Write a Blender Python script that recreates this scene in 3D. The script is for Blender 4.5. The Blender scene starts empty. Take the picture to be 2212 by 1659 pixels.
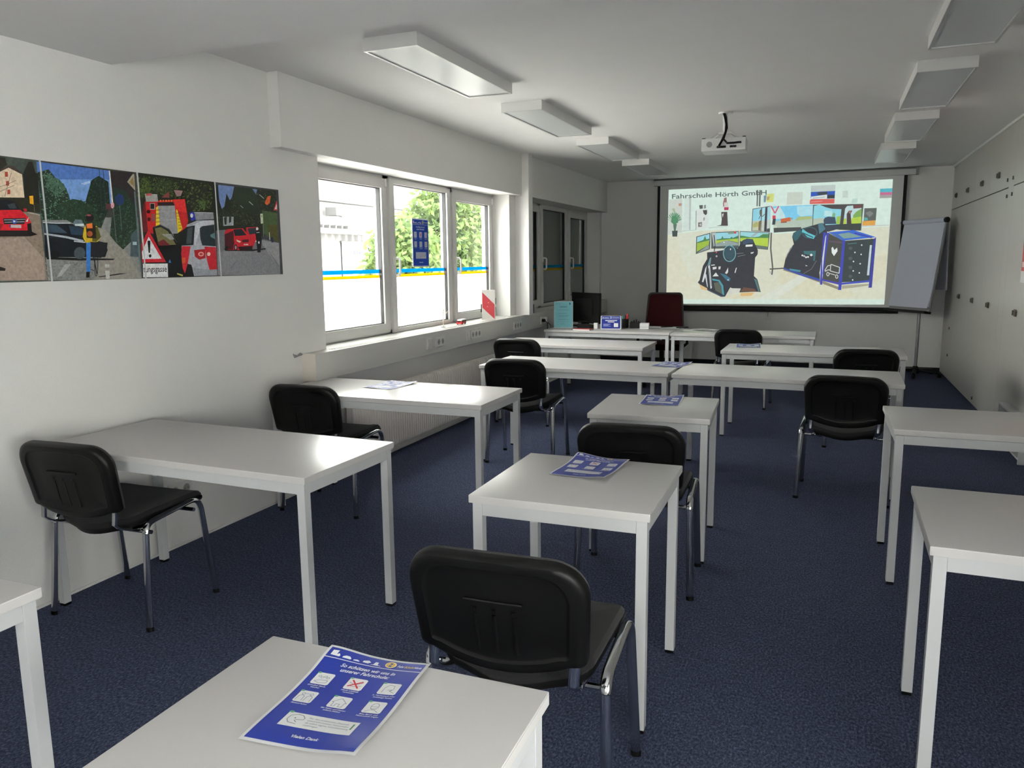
import bpy, bmesh, math, random
from mathutils import Vector, Matrix
random.seed(7)
sc = bpy.context.scene
COL = sc.collection
PI = math.pi

# ------------------------------------------------------------------ camera
IMG_W, IMG_H, FPX = 2212.0, 1659.0, 1676.47
CAM = Vector((0, 0, 1.4874))
YAW, PITCH, ROLL = math.radians(22.077), math.radians(-8.999), math.radians(-0.606)
FWD = Vector((-math.sin(YAW)*math.cos(PITCH), math.cos(YAW)*math.cos(PITCH), math.sin(PITCH)))
_r = Vector((math.cos(YAW), math.sin(YAW), 0)); _u = _r.cross(FWD)
RGT = math.cos(ROLL)*_r + math.sin(ROLL)*_u
UPV = -math.sin(ROLL)*_r + math.cos(ROLL)*_u
cd = bpy.data.cameras.new('camera'); cam = bpy.data.objects.new('camera', cd); COL.objects.link(cam)
cd.sensor_fit = 'HORIZONTAL'; cd.sensor_width = 36.0; cd.lens = FPX/IMG_W*36.0
cd.clip_start = 0.05; cd.clip_end = 200
m = Matrix.Identity(4)
for i in range(3):
    m[i][0] = RGT[i]; m[i][1] = UPV[i]; m[i][2] = -FWD[i]; m[i][3] = CAM[i]
cam.matrix_world = m
sc.camera = cam

def un(px, py, ax, val):
    """photo pixel -> the point where its ray meets the plane coordinate[ax] = val"""
    d = FWD*FPX + RGT*(px-1106.0) - UPV*(py-829.5)
    return CAM + d*((val-CAM[ax])/d[ax])

# ------------------------------------------------------------------ sky and exposure
SKY = 22.0
w = bpy.data.worlds.new('overcast_sky'); sc.world = w; w.use_nodes = True
bg = w.node_tree.nodes['Background']
bg.inputs[0].default_value = (1.0, 0.972, 0.94, 1); bg.inputs[1].default_value = SKY
sc.view_settings.view_transform = 'Standard'; sc.view_settings.look = 'None'
sc.view_settings.gamma = 1.0; sc.view_settings.use_curve_mapping = False
sc.view_settings.exposure = 0.0
sc.cycles.max_bounces = 12; sc.cycles.diffuse_bounces = 6; sc.cycles.glossy_bounces = 4
sc.cycles.transparent_max_bounces = 12; sc.cycles.caustics_reflective = False; sc.cycles.caustics_refractive = False
sc.cycles.sample_clamp_indirect = 8.0

# ------------------------------------------------------------------ helpers: colours and materials
def lin(c):
    return tuple((x/12.92 if x <= 0.04045 else ((x+0.055)/1.055)**2.4) for x in c)
def hx(s):
    s = s.lstrip('#'); return lin(tuple(int(s[i:i+2], 16)/255 for i in (0, 2, 4)))
MATS = {}
def mat(name, col, rough=0.5, metal=0.0, spec=0.5, vary=0.0, vscale=30.0, bump=0.0, bscale=200.0, sheen=0.0):
    if name in MATS: return MATS[name]
    M = bpy.data.materials.new(name); M.use_nodes = True; MATS[name] = M
    nt = M.node_tree; b = nt.nodes['Principled BSDF']
    b.inputs['Base Color'].default_value = (*col, 1); b.inputs['Roughness'].default_value = rough
    b.inputs['Metallic'].default_value = metal; b.inputs['Specular IOR Level'].default_value = spec
    if sheen: b.inputs['Sheen Weight'].default_value = sheen
    tc = nt.nodes.new('ShaderNodeTexCoord')
    if vary:
        n = nt.nodes.new('ShaderNodeTexNoise'); n.inputs['Scale'].default_value = vscale; n.inputs['Detail'].default_value = 4
        nt.links.new(tc.outputs['Object'], n.inputs['Vector'])
        r = nt.nodes.new('ShaderNodeMapRange'); r.inputs['To Min'].default_value = 1-vary; r.inputs['To Max'].default_value = 1+vary
        nt.links.new(n.outputs['Fac'], r.inputs['Value'])
        mx = nt.nodes.new('ShaderNodeVectorMath'); mx.operation = 'SCALE'; mx.inputs[0].default_value = col
        nt.links.new(r.outputs['Result'], mx.inputs['Scale']); nt.links.new(mx.outputs[0], b.inputs['Base Color'])
    if bump:
        n2 = nt.nodes.new('ShaderNodeTexNoise'); n2.inputs['Scale'].default_value = bscale; n2.inputs['Detail'].default_value = 3
        nt.links.new(tc.outputs['Object'], n2.inputs['Vector'])
        bp = nt.nodes.new('ShaderNodeBump'); bp.inputs['Strength'].default_value = bump; bp.inputs['Distance'].default_value = 0.002
        nt.links.new(n2.outputs['Fac'], bp.inputs['Height']); nt.links.new(bp.outputs['Normal'], b.inputs['Normal'])
    return M

M_WALL = mat('plaster_white', (0.745, 0.735, 0.715), 0.85, vary=0.02, vscale=6, bump=0.35, bscale=160)
M_CEIL = mat('ceiling_white', (0.82, 0.812, 0.80), 0.9, vary=0.02, vscale=5, bump=0.3, bscale=140)
M_PANEL = mat('cupboard_laminate', (0.50, 0.485, 0.45), 0.30, spec=0.5, vary=0.03, vscale=3)
M_TABLE = mat('table_laminate', (0.64, 0.625, 0.615), 0.27, spec=0.5, vary=0.012, vscale=250)
M_TEDGE = mat('table_edge_band', (0.57, 0.555, 0.54), 0.5, vary=0.01, vscale=90)
M_TLEG = mat('table_steel_white', (0.55, 0.56, 0.565), 0.42, vary=0.01, vscale=40)
M_PVC = mat('pvc_white', (0.55, 0.545, 0.53), 0.38, vary=0.01, vscale=20)
M_GASKET = mat('rubber_gasket', (0.012, 0.012, 0.013), 0.6, vary=0.05)
M_BLACKP = mat('black_plastic', (0.0042, 0.0042, 0.0042), 0.42, spec=0.22, vary=0.08, vscale=60, bump=0.12, bscale=700)
M_BLACKM = mat('black_matt', (0.006, 0.006, 0.006), 0.65, spec=0.3, vary=0.1, vscale=40)
M_SEATF = mat('seat_fabric', (0.017, 0.017, 0.018), 0.95, spec=0.15, vary=0.3, vscale=500, bump=0.5, bscale=600, sheen=0.1)
M_CHROME = mat('chrome', (0.62, 0.63, 0.64), 0.1, metal=1.0, vary=0.02, vscale=20)
M_STEEL = mat('grey_steel', (0.30, 0.30, 0.31), 0.4, metal=0.6, vary=0.03)
M_LAMPB = mat('lamp_housing_white', (0.74, 0.735, 0.72), 0.45, vary=0.01, vscale=20)
M_LAMPD = mat('lamp_diffuser_acrylic', (0.66, 0.68, 0.68), 0.28, spec=0.5, vary=0.012, vscale=120)
M_LAMPR = mat('lamp_rim_polished', (0.60, 0.60, 0.59), 0.3, metal=0.35, vary=0.02)
M_RAD = mat('radiator_enamel', (0.80, 0.75, 0.71), 0.4, vary=0.02, vscale=15)
M_TRUNK = mat('trunking_pvc', (0.60, 0.585, 0.56), 0.35, vary=0.02, vscale=8)
M_SOCK = mat('socket_white', (0.68, 0.67, 0.64), 0.35, vary=0.01)
M_SOCKD = mat('socket_hole', (0.05, 0.05, 0.05), 0.6, vary=0.02)
M_PAPER = mat('paper_white', (0.78, 0.78, 0.78), 0.7, vary=0.01, vscale=40)
M_SCREEN = mat('screen_fabric', (0.70, 0.70, 0.69), 0.8, vary=0.01, vscale=60)
M_CASE = mat('screen_case_white', (0.60, 0.60, 0.59), 0.4, vary=0.01)
M_RED = mat('red_plastic', (0.52, 0.012, 0.02), 0.4, vary=0.04, vscale=40)
M_DRED = mat('dark_red_fabric', (0.030, 0.0022, 0.003), 0.9, spec=0.2, vary=0.2, vscale=300, bump=0.3, bscale=400)
M_WOOD = mat('bare_wood', (0.50, 0.42, 0.33), 0.6, vary=0.1, vscale=30)
M_FLIP = mat('flipchart_paper', (0.52, 0.545, 0.64), 0.75, vary=0.01, vscale=20)
M_PINK = mat('pink_cover', (0.55, 0.09, 0.10), 0.5, vary=0.05)
M_TEALM = mat('teal_plastic', (0.04, 0.30, 0.28), 0.5, vary=0.03)
M_SHUT = mat('shutter_slat_grey', (0.16, 0.18, 0.165), 0.6, vary=0.06, vscale=4)
M_PROJ = mat('projector_white', (0.66, 0.66, 0.65), 0.4, vary=0.01)
M_GREYP = mat('grey_plastic', (0.22, 0.22, 0.22), 0.5, vary=0.03)

def mk_carpet():
    M = bpy.data.materials.new('carpet_navy'); M.use_nodes = True; nt = M.node_tree; b = nt.nodes['Principled BSDF']
    b.inputs['Roughness'].default_value = 1.0; b.inputs['Specular IOR Level'].default_value = 0.1
    tc = nt.nodes.new('ShaderNodeTexCoord')
    n = nt.nodes.new('ShaderNodeTexNoise'); n.inputs['Scale'].default_value = 130; n.inputs['Detail'].default_value = 6; n.inputs['Roughness'].default_value = 0.85
    n3 = nt.nodes.new('ShaderNodeTexNoise'); n3.inputs['Scale'].default_value = 12; n3.inputs['Detail'].default_value = 3
    mp = nt.nodes.new('ShaderNodeMapping'); mp.inputs['Scale'].default_value = (1.0, 0.6, 1.0)
    nt.links.new(tc.outputs['Object'], mp.inputs['Vector']); nt.links.new(mp.outputs[0], n.inputs['Vector']); nt.links.new(tc.outputs['Object'], n3.inputs['Vector'])
    cr = nt.nodes.new('ShaderNodeValToRGB'); e = cr.color_ramp.elements
    e[0].position = 0.36; e[0].color = (0.010, 0.0125, 0.024, 1)
    e[1].position = 0.68; e[1].color = (0.185, 0.208, 0.325, 1)
    x = e.new(0.52); x.color = (0.054, 0.065, 0.114, 1)
    nt.links.new(n.outputs['Fac'], cr.inputs['Fac'])
    mr = nt.nodes.new('ShaderNodeMapRange'); mr.inputs['To Min'].default_value = 0.82; mr.inputs['To Max'].default_value = 1.18
    nt.links.new(n3.outputs['Fac'], mr.inputs['Value'])
    sv = nt.nodes.new('ShaderNodeVectorMath'); sv.operation = 'SCALE'
    nt.links.new(cr.outputs['Color'], sv.inputs[0]); nt.links.new(mr.outputs['Result'], sv.inputs['Scale'])
    nt.links.new(sv.outputs[0], b.inputs['Base Color'])
    bp = nt.nodes.new('ShaderNodeBump'); bp.inputs['Strength'].default_value = 0.8; bp.inputs['Distance'].default_value = 0.004
    nt.links.new(n.outputs['Fac'], bp.inputs['Height']); nt.links.new(bp.outputs['Normal'], b.inputs['Normal'])
    return M
M_CARPET = mk_carpet()

def mk_glass(name='window_glass', tint=(0.96, 0.98, 0.97), refl=0.05):
    M = bpy.data.materials.new(name); M.use_nodes = True; nt = M.node_tree; nt.nodes.clear()
    o = nt.nodes.new('ShaderNodeOutputMaterial'); t = nt.nodes.new('ShaderNodeBsdfTransparent'); g = nt.nodes.new('ShaderNodeBsdfGlossy')
    t.inputs[0].default_value = (*tint, 1); g.inputs['Roughness'].default_value = 0.02
    lw = nt.nodes.new('ShaderNodeLayerWeight'); lw.inputs['Blend'].default_value = 0.5
    pw = nt.nodes.new('ShaderNodeMath'); pw.operation = 'POWER'; pw.inputs[1].default_value = 4.0; nt.links.new(lw.outputs['Facing'], pw.inputs[0])
    f = nt.nodes.new('ShaderNodeMapRange'); f.inputs['To Min'].default_value = 0.03; f.inputs['To Max'].default_value = 0.6; nt.links.new(pw.outputs[0], f.inputs['Value'])
    mx = nt.nodes.new('ShaderNodeMixShader'); nt.links.new(f.outputs[0], mx.inputs[0]); nt.links.new(t.outputs[0], mx.inputs[1]); nt.links.new(g.outputs[0], mx.inputs[2])
    nt.links.new(mx.outputs[0], o.inputs['Surface']); return M
M_GLASS = mk_glass()

def mk_film(name, col, trans):
    """thin foil: part diffuse, part translucent"""
    M = bpy.data.materials.new(name); M.use_nodes = True; nt = M.node_tree; nt.nodes.clear()
    o = nt.nodes.new('ShaderNodeOutputMaterial'); d = nt.nodes.new('ShaderNodeBsdfDiffuse'); t = nt.nodes.new('ShaderNodeBsdfTranslucent')
    n = nt.nodes.new('ShaderNodeTexNoise'); n.inputs['Scale'].default_value = 60
    mr = nt.nodes.new('ShaderNodeMapRange'); mr.inputs['To Min'].default_value = trans-0.02; mr.inputs['To Max'].default_value = trans+0.02
    nt.links.new(n.outputs['Fac'], mr.inputs['Value'])
    d.inputs[0].default_value = (*col, 1); t.inputs[0].default_value = (*col, 1)
    mx = nt.nodes.new('ShaderNodeMixShader'); nt.links.new(mr.outputs[0], mx.inputs[0])
    nt.links.new(d.outputs[0], mx.inputs[1]); nt.links.new(t.outputs[0], mx.inputs[2]); nt.links.new(mx.outputs[0], o.inputs['Surface']); return M
M_FROST = mk_film('frosted_film', (0.96, 0.97, 0.96), 0.86)
M_SBLUE = mk_film('blue_stripe_film', (0.008, 0.30, 0.55), 0.6)
M_SYEL = mk_film('yellow_stripe_film', (0.60, 0.43, 0.015), 0.6)
M_LEAF = mk_film('leaf_green', (0.105, 0.15, 0.055), 0.3)

def mk_print(name, emit=False, rough=0.45, spec=0.4, trans=0.0, grain=0.0, gscale=60.0):
    M = bpy.data.materials.new(name); M.use_nodes = True; nt = M.node_tree
    a = nt.nodes.new('ShaderNodeAttribute'); a.attribute_name = 'ink'
    src = a.outputs['Color']
    if grain:      # photographic mottling of the print
        tc = nt.nodes.new('ShaderNodeTexCoord'); n = nt.nodes.new('ShaderNodeTexNoise'); n.inputs['Scale'].default_value = gscale; n.inputs['Detail'].default_value = 6; n.inputs['Roughness'].default_value = 0.7
        nt.links.new(tc.outputs['Object'], n.inputs['Vector'])
        mr = nt.nodes.new('ShaderNodeMapRange'); mr.inputs['From Min'].default_value = 0.3; mr.inputs['From Max'].default_value = 0.7; mr.inputs['To Min'].default_value = 1-grain; mr.inputs['To Max'].default_value = 1+grain
        nt.links.new(n.outputs['Fac'], mr.inputs['Value'])
        sv = nt.nodes.new('ShaderNodeVectorMath'); sv.operation = 'SCALE'; nt.links.new(a.outputs['Color'], sv.inputs[0]); nt.links.new(mr.outputs[0], sv.inputs['Scale']); src = sv.outputs[0]
    if emit:
        nt.nodes.remove(nt.nodes['Principled BSDF'])
        e = nt.nodes.new('ShaderNodeEmission'); nt.links.new(src, e.inputs[0]); nt.links.new(e.outputs[0], nt.nodes['Material Output'].inputs[0])
    else:
        b = nt.nodes['Principled BSDF']; b.inputs['Roughness'].default_value = rough; b.inputs['Specular IOR Level'].default_value = spec
        nt.links.new(src, b.inputs['Base Color'])
        if trans:
            t = nt.nodes.new('ShaderNodeBsdfTranslucent'); nt.links.new(src, t.inputs[0])
            mx = nt.nodes.new('ShaderNodeMixShader'); mx.inputs[0].default_value = trans
            nt.links.new(b.outputs[0], mx.inputs[1]); nt.links.new(t.outputs[0], mx.inputs[2]); nt.links.new(mx.outputs[0], nt.nodes['Material Output'].inputs[0])
    return M
M_PRINT = mk_print('printed_ink', rough=0.35)
M_PRINTW = mk_print('printed_ink_window', rough=0.6, trans=0.5)
M_BOARD = mk_print('printed_photo', rough=0.42, spec=0.35, grain=0.26, gscale=70)
M_BEAM = mk_print('projected_light', emit=True, grain=0.07, gscale=14)

# ------------------------------------------------------------------ helpers: meshes and objects
class MB:
    """collects shapes and links them as ONE mesh object"""
    def __init__(s): s.v = []; s.f = []
    def add(s, vs, fs):
        k = len(s.v); s.v += [tuple(v) for v in vs]; s.f += [tuple(i+k for i in f) for f in fs]; return s
    def box(s, x0, x1, y0, y1, z0, z1, b=0.0, M=None):
        if b <= 0:
            vs = [(x, y, z) for x in (x0, x1) for y in (y0, y1) for z in (z0, z1)]
            fs = [(0, 1, 3, 2), (4, 6, 7, 5), (0, 4, 5, 1), (2, 3, 7, 6), (0, 2, 6, 4), (1, 5, 7, 3)]
        else:
            bm = bmesh.new(); bmesh.ops.create_cube(bm, size=1)
            for v in bm.verts: v.co = Vector((x0+(v.co.x+.5)*(x1-x0), y0+(v.co.y+.5)*(y1-y0), z0+(v.co.z+.5)*(z1-z0)))
            bmesh.ops.bevel(bm, geom=bm.edges[:], offset=b, segments=2, profile=0.7, affect='EDGES')
            bm.verts.index_update(); vs = [v.co.copy() for v in bm.verts]; fs = [tuple(v.index for v in f.verts) for f in bm.faces]; bm.free()
        if M is not None: vs = [M @ Vector(v) for v in vs]
        return s.add(vs, fs)
    def tube(s, path, ra, rb=None, n=10, ref=Vector((0, 0, 1)), caps=True):
        """tube along path; ra is the half width along ref x tangent, rb across it"""
        rb = rb or ra; P = [Vector(p) for p in path]; vs = []; fs = []
        for i, p in enumerate(P):
            t = (P[min(i+1, len(P)-1)]-P[max(i-1, 0)]).normalized()
            a = ref.cross(t)
            if a.length < 1e-4: a = Vector((1, 0, 0)).cross(t)
            a.normalize(); c = t.cross(a).normalized()
            for k in range(n):
                th = 2*PI*k/n; vs.append(p+a*(ra*math.cos(th))+c*(rb*math.sin(th)))
        for i in range(len(P)-1):
            for k in range(n):
                fs.append((i*n+k, i*n+(k+1) % n, (i+1)*n+(k+1) % n, (i+1)*n+k))
        if caps: fs.append(tuple(range(n-1, -1, -1))); fs.append(tuple((len(P)-1)*n+k for k in range(n)))
        return s.add(vs, fs)
    def lathe(s, prof, n=20, c=(0, 0, 0)):
        vs = []; fs = []
        for r, z in prof:
            for k in range(n): vs.append((c[0]+r*math.cos(2*PI*k/n), c[1]+r*math.sin(2*PI*k/n), c[2]+z))
        for i in range(len(prof)-1):
            for k in range(n): fs.append((i*n+k, i*n+(k+1) % n, (i+1)*n+(k+1) % n, (i+1)*n+k))
        fs.append(tuple(range(n-1, -1, -1))); fs.append(tuple((len(prof)-1)*n+k for k in range(n)))
        return s.add(vs, fs)
    def prism(s, poly, d, M=None):
        """extrude a 2D polygon (x, y) from z = 0 to z = d, placed by M"""
        n = len(poly); vs = [Vector((x, y, 0)) for x, y in poly]+[Vector((x, y, d)) for x, y in poly]
        fs = [tuple(range(n-1, -1, -1)), tuple(range(n, 2*n))]+[(i, (i+1) % n, n+(i+1) % n, n+i) for i in range(n)]
        if M is not None: vs = [M @ v for v in vs]
        return s.add(vs, fs)
    def rings(s, rings, close_first=True, close_last=True):
        n = len(rings[0]); vs = [v for r in rings for v in r]; fs = []
        for i in range(len(rings)-1):
            for k in range(n): fs.append((i*n+k, i*n+(k+1) % n, (i+1)*n+(k+1) % n, (i+1)*n+k))
        if close_first: fs.append(tuple(range(n-1, -1, -1)))
        if close_last: fs.append(tuple((len(rings)-1)*n+k for k in range(n)))
        return s.add(vs, fs)
    def mesh(s, name, mt, smooth=False):
        me = bpy.data.meshes.new(name); me.from_pydata([tuple(v) for v in s.v], [], s.f); me.update()
        bm = bmesh.new(); bm.from_mesh(me); bmesh.ops.recalc_face_normals(bm, faces=bm.faces[:])
        bm.to_mesh(me); bm.free()
        if smooth:
            me.polygons.foreach_set('use_smooth', [True]*len(me.polygons))
            try: me.set_sharp_from_angle(angle=math.radians(38))
            except Exception: pass
        me.materials.append(mt); return me
    def build(s, name, mt, parent=None, smooth=False, kind=None):
        o = bpy.data.objects.new(name, s.mesh(name, mt, smooth)); COL.objects.link(o)
        if parent is not None: o.parent = parent
        if kind: o['kind'] = kind
        return o
def inst(name, me, parent=None, loc=(0, 0, 0), rz=0.0):
    o = bpy.data.objects.new(name, me); COL.objects.link(o); o.location = loc; o.rotation_euler = (0, 0, rz)
    if parent is not None: o.parent = parent
    return o
def tag(o, label=None, cat=None, group=None, kind=None):
    if label: o['label'] = label
    if cat: o['category'] = cat
    if group: o['group'] = group
    if kind: o['kind'] = kind
    return o
def thing(name, label, cat, loc=(0, 0, 0), rz=0.0, group=None):
    o = bpy.data.objects.new(name, None); COL.objects.link(o); o.location = loc; o.rotation_euler = (0, 0, rz); o.empty_display_size = 0.1
    return tag(o, label, cat, group)
def copy_tree(o, parent=None):
    c = o.copy(); COL.objects.link(c); c.parent = parent
    for ch in [x for x in ALLCH.get(o.name, [])]: copy_tree(ch, c)
    return c
ALLCH = {}
def index_children():
    ALLCH.clear()
    for o in bpy.data.objects:
        if o.parent: ALLCH.setdefault(o.parent.name, []).append(o)
def place(o, loc, rz, label, group=None):
    o.location = loc; o.rotation_euler = (0, 0, rz); o['label'] = label
    if group: o['group'] = group
    return o
def struct(o): o['kind'] = 'structure'; return o

# flat print: coloured polygons in thin layers, as one mesh with an 'ink' colour attribute
TXT = {}
def text_geo(s, bold=0.0, shear=0.0):
    k = (s, bold, shear)
    if k not in TXT:
        cu = bpy.data.curves.new('lettering', 'FONT'); cu.body = s; cu.resolution_u = 2; cu.offset = bold; cu.shear = shear; cu.fill_mode = 'FRONT'
        o = bpy.data.objects.new('lettering', cu); COL.objects.link(o); bpy.context.view_layer.update()
        ev = o.evaluated_get(bpy.context.evaluated_depsgraph_get()); me = ev.to_mesh()
        vs = [(v.co.x, v.co.y) for v in me.vertices]; fs = [tuple(p.vertices) for p in me.polygons]
        ev.to_mesh_clear(); bpy.data.objects.remove(o); bpy.data.curves.remove(cu)
        TXT[k] = (vs, fs, max([v[0] for v in vs] or [1]))
    return TXT[k]
class Draw:
    def __init__(s, fmap, step=2e-5, gain=1.0, haze=0.0):
        s.haze = haze; s.fmap = fmap; s.step = step; s.gain = gain; s.v = []; s.f = []; s.c = []; s.n = 0; s.xf = lambda x, y: (x, y)
    def frame(s, x0, y0, k): s.xf = lambda x, y: (x0+x/k, y0+y/k)
    def raw(s, col, pts, fs):
        s.n += 1; c = hx(col) if isinstance(col, str) else col
        if s.haze: c = tuple(x*(1-s.haze)+y*s.haze for x, y in zip(c, (0.62, 0.70, 0.64)))
        c = tuple(min(0.9, x*s.gain) if s.gain != 1 else x for x in c)
        k = len(s.v)
        for x, y in pts: s.v.append(s.fmap(*s.xf(x, y), s.n*s.step)); s.c.append((*c, 1))
        s.f += [tuple(i+k for i in f) for f in fs]
    def p(s, col, pts):
        if isinstance(pts, str):
            a = pts.replace(',', ' ').split(); pts = [(float(a[i]), float(a[i+1])) for i in range(0, len(a), 2)]
        s.raw(col, pts, [tuple(range(len(pts)))])
    def r(s, col, x0, y0, x1, y1): s.p(col, [(x0, y0), (x1, y0), (x1, y1), (x0, y1)])
    def e(s, col, cx, cy, rx, ry=None, n=16):
        ry = rx if ry is None else ry
        s.p(col, [(cx+rx*math.cos(2*PI*i/n), cy+ry*math.sin(2*PI*i/n)) for i in range(n)])
    def ring(s, col, cx, cy, r, wd, n=20, ry=None):
        ry = r if ry is None else ry; a = []; fs = []
        for i in range(n):
            c, q = math.cos(2*PI*i/n), math.sin(2*PI*i/n); a += [(cx+r*c, cy+ry*q), (cx+(r-wd)*c, cy+(ry-wd)*q)]
            j = (i+1) % n; fs.append((2*i, 2*j, 2*j+1, 2*i+1))
        s.raw(col, a, fs)
    def l(s, col, pts, wd):
        if isinstance(pts, str):
            a = pts.replace(',', ' ').split(); pts = [(float(a[i]), float(a[i+1])) for i in range(0, len(a), 2)]
        q = []; fs = []
        for (x0, y0), (x1, y1) in zip(pts[:-1], pts[1:]):
            d = math.hypot(x1-x0, y1-y0) or 1; nx, ny = -(y1-y0)/d*wd/2, (x1-x0)/d*wd/2; k = len(q)
            q += [(x0+nx, y0+ny), (x1+nx, y1+ny), (x1-nx, y1-ny), (x0-nx, y0-ny)]; fs.append((k, k+1, k+2, k+3))
        s.raw(col, q, fs)
    def blob(s, col, x0, y0, x1, y1, n=26, amp=0.25, seed=1):
        rr = random.Random(seed); cx, cy, rx, ry = (x0+x1)/2, (y0+y1)/2, abs(x1-x0)/2, abs(y1-y0)/2
        s.p(col, [(cx+rx*(1-amp*rr.random())*math.cos(2*PI*i/n), cy+ry*(1-amp*rr.random())*math.sin(2*PI*i/n)) for i in range(n)])
    def speck(s, cols, pts, n, size, seed=1):
        """small leafy dabs inside a polygon"""
        rr = random.Random(seed)
        a = pts.replace(',', ' ').split(); P_ = [(float(a[i]), float(a[i+1])) for i in range(0, len(a), 2)]
        x0, x1 = min(p[0] for p in P_), max(p[0] for p in P_); y0, y1 = min(p[1] for p in P_), max(p[1] for p in P_)
        def inside(x, y):
            r_ = False
            for (ax, ay), (bx, by) in zip(P_, P_[1:]+P_[:1]):
                if (ay > y) != (by > y) and x < (bx-ax)*(y-ay)/(by-ay)+ax: r_ = not r_
            return r_
        groups = {c: ([], []) for c in cols}; k = 0
        for _ in range(n*3):
            if k >= n: break
            x, y = rr.uniform(x0, x1), rr.uniform(y0, y1)
            if not inside(x, y): continue
            k += 1; q, fs = groups[rr.choice(cols)]; th = rr.random()*PI; c_, s_ = math.cos(th), math.sin(th); L_, W_ = size*(0.5+rr.random()), size*(0.3+0.4*rr.random()); b = len(q)
            q += [(x+u*c_*L_-v*s_*W_, y+u*s_*L_+v*c_*W_) for u, v in ((-1, 0), (-.4, .8), (.5, .7), (1, 0), (.4, -.8), (-.5, -.7))]; fs.append(tuple(range(b, b+6)))
        for c in cols:
            if groups[c][1]: s.raw(c, *groups[c])
    def t(s, col, txt, x, y, h, x2=None, y2=None, width=None, bold=0.0, shear=0.0, down=1, center=False, hv=None):
        """lettering from (x, y) baseline start; baseline may tilt to (x2, y2); h = size"""
        vs, fs, wd = text_geo(txt, bold, shear)
        sx = (width/wd) if width else h
        ux, uy = (1.0, 0.0)
        if x2 is not None:
            d = math.hypot(x2-x, y2-y); ux, uy = (x2-x)/d, (y2-y)/d; sx = d/wd
        if center: x -= sx*wd/2*ux
        px, py = hv if hv else (0.0, -1.0*down)
        s.raw(col, [(x+ux*a*sx+px*b*h, y+uy*a*sx+py*b*h) for a, b in vs], fs)
    def build(s, name, mt, parent=None):
        me = bpy.data.meshes.new(name); me.from_pydata([tuple(v) for v in s.v], [], s.f); me.update()
        at = me.attributes.new('ink', 'FLOAT_COLOR', 'POINT'); at.data.foreach_set('color', [x for c in s.c for x in c])
        me.materials.append(mt); o = bpy.data.objects.new(name, me); COL.objects.link(o)
        if parent is not None: o.parent = parent
        return o

# ================================================================== the room
WL, WR, YB, HC, YR = -3.146, 1.398, 11.344, 2.608, -2.2
SOFF_Y, SOFF_Z = 2.83, 2.41
WIN1 = (4.40, 7.73, 0.905, 2.175); WIN2 = (8.20, 11.25, 0.905, 2.18); WIN3 = (-0.80, 0.45, 0.85, 2.10); ADDED_WIN4 = (-1.95, 0.55, 0.50, 1.70)

struct(MB().box(WL-0.35, WR+0.3, YR-0.3, YB+0.3, -0.1, 0.0).build('floor', M_CARPET))
ce = struct(MB().box(WL-0.35, WR+0.3, SOFF_Y, YB+0.3, HC, HC+0.15).build('ceiling', M_CEIL))
MB().box(WL-0.35, WR+0.3, YR-0.3, SOFF_Y, SOFF_Z, HC+0.15).build('lowered_section', M_CEIL, ce)
b = MB(); X0, X1 = WL-0.32, WL
b.box(X0, X1, YR-0.3, WIN1[0], 0, HC).box(X0, X1, WIN1[1], WIN2[0], 0, HC).box(X0, X1, WIN2[1], YB+0.3, 0, HC)
for wn in (WIN1, WIN2): b.box(X0, X1, wn[0], wn[1], 0, wn[2]).box(X0, X1, wn[0], wn[1], wn[3], HC)
struct(b.build('wall_left', M_WALL))
struct(MB().box(WL, WR, YB, YB+0.25, 0, HC).build('wall_back', M_WALL))
b = MB(); b.box(WL, WIN3[0], YR-0.3, YR, 0, SOFF_Z).box(WIN3[1], WR, YR-0.3, YR, 0, SOFF_Z).box(WIN3[0], WIN3[1], YR-0.3, YR, 0, WIN3[2]).box(WIN3[0], WIN3[1], YR-0.3, YR, WIN3[3], SOFF_Z)
struct(b.build('wall_rear', M_WALL))
# right side: a wall of laminate cupboard fronts with fittings
wr = struct(MB().box(WR+0.018, WR+0.25, ADDED_WIN4[1], YB+0.25, 0, HC).box(WR+0.018, WR+0.25, YR-0.3, ADDED_WIN4[0], 0, HC).box(WR+0.018, WR+0.25, ADDED_WIN4[0], ADDED_WIN4[1], 0, ADDED_WIN4[2]).box(WR+0.018, WR+0.25, ADDED_WIN4[0], ADDED_WIN4[1], ADDED_WIN4[3], HC).build('wall_right', mat('panel_gap_dark', (0.03, 0.03, 0.028), 0.8, vary=0.02)))
SPL = 2.066
seams = [YB]
for yy in (10.55, 9.68, 8.82, 7.955, 7.735): seams.append(yy)
while seams[-1] > YR: seams.append(seams[-1]-0.87)
shared = {}
for y1, y0 in zip(seams[:-1], seams[1:]):
    if y0 < ADDED_WIN4[1]: break
    y0 = max(y0, YR); wd = round(y1-y0, 3)
    for z0, z1 in (((0.02, HC),) if 0.2 < wd < 0.25 else ((0.02, SPL-0.005), (SPL+0.005, HC))):
        k = (wd, z0)
        if k not in shared: shared[k] = MB().box(0, 0.018, 0.0008, wd-0.0008, z0, z1).mesh('panel', M_PANEL)
        inst('panel', shared[k], wr, (WR, y0, 0))
lockm = MB().box(-0.012, 0, -0.035, 0.035, -0.028, 0.028, 0.003).box(-0.02, -0.012, -0.05, -0.038, -0.02, 0.02).box(-0.02, -0.012, 0.03, 0.042, -0.02, 0.02).mesh('panel_lock', mat('fitting_dark', (0.12, 0.115, 0.10), 0.5, metal=0.4, vary=0.1))
for y, z in ((8.40, 2.21), (9.24, 2.21), (10.12, 2.213), (10.98, 2.219), (10.185, 1.037), (9.276, 1.035), (8.406, 1.035), (7.246, 1.037)):
    inst('panel_lock', lockm, wr, (WR, y, z))
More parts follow.
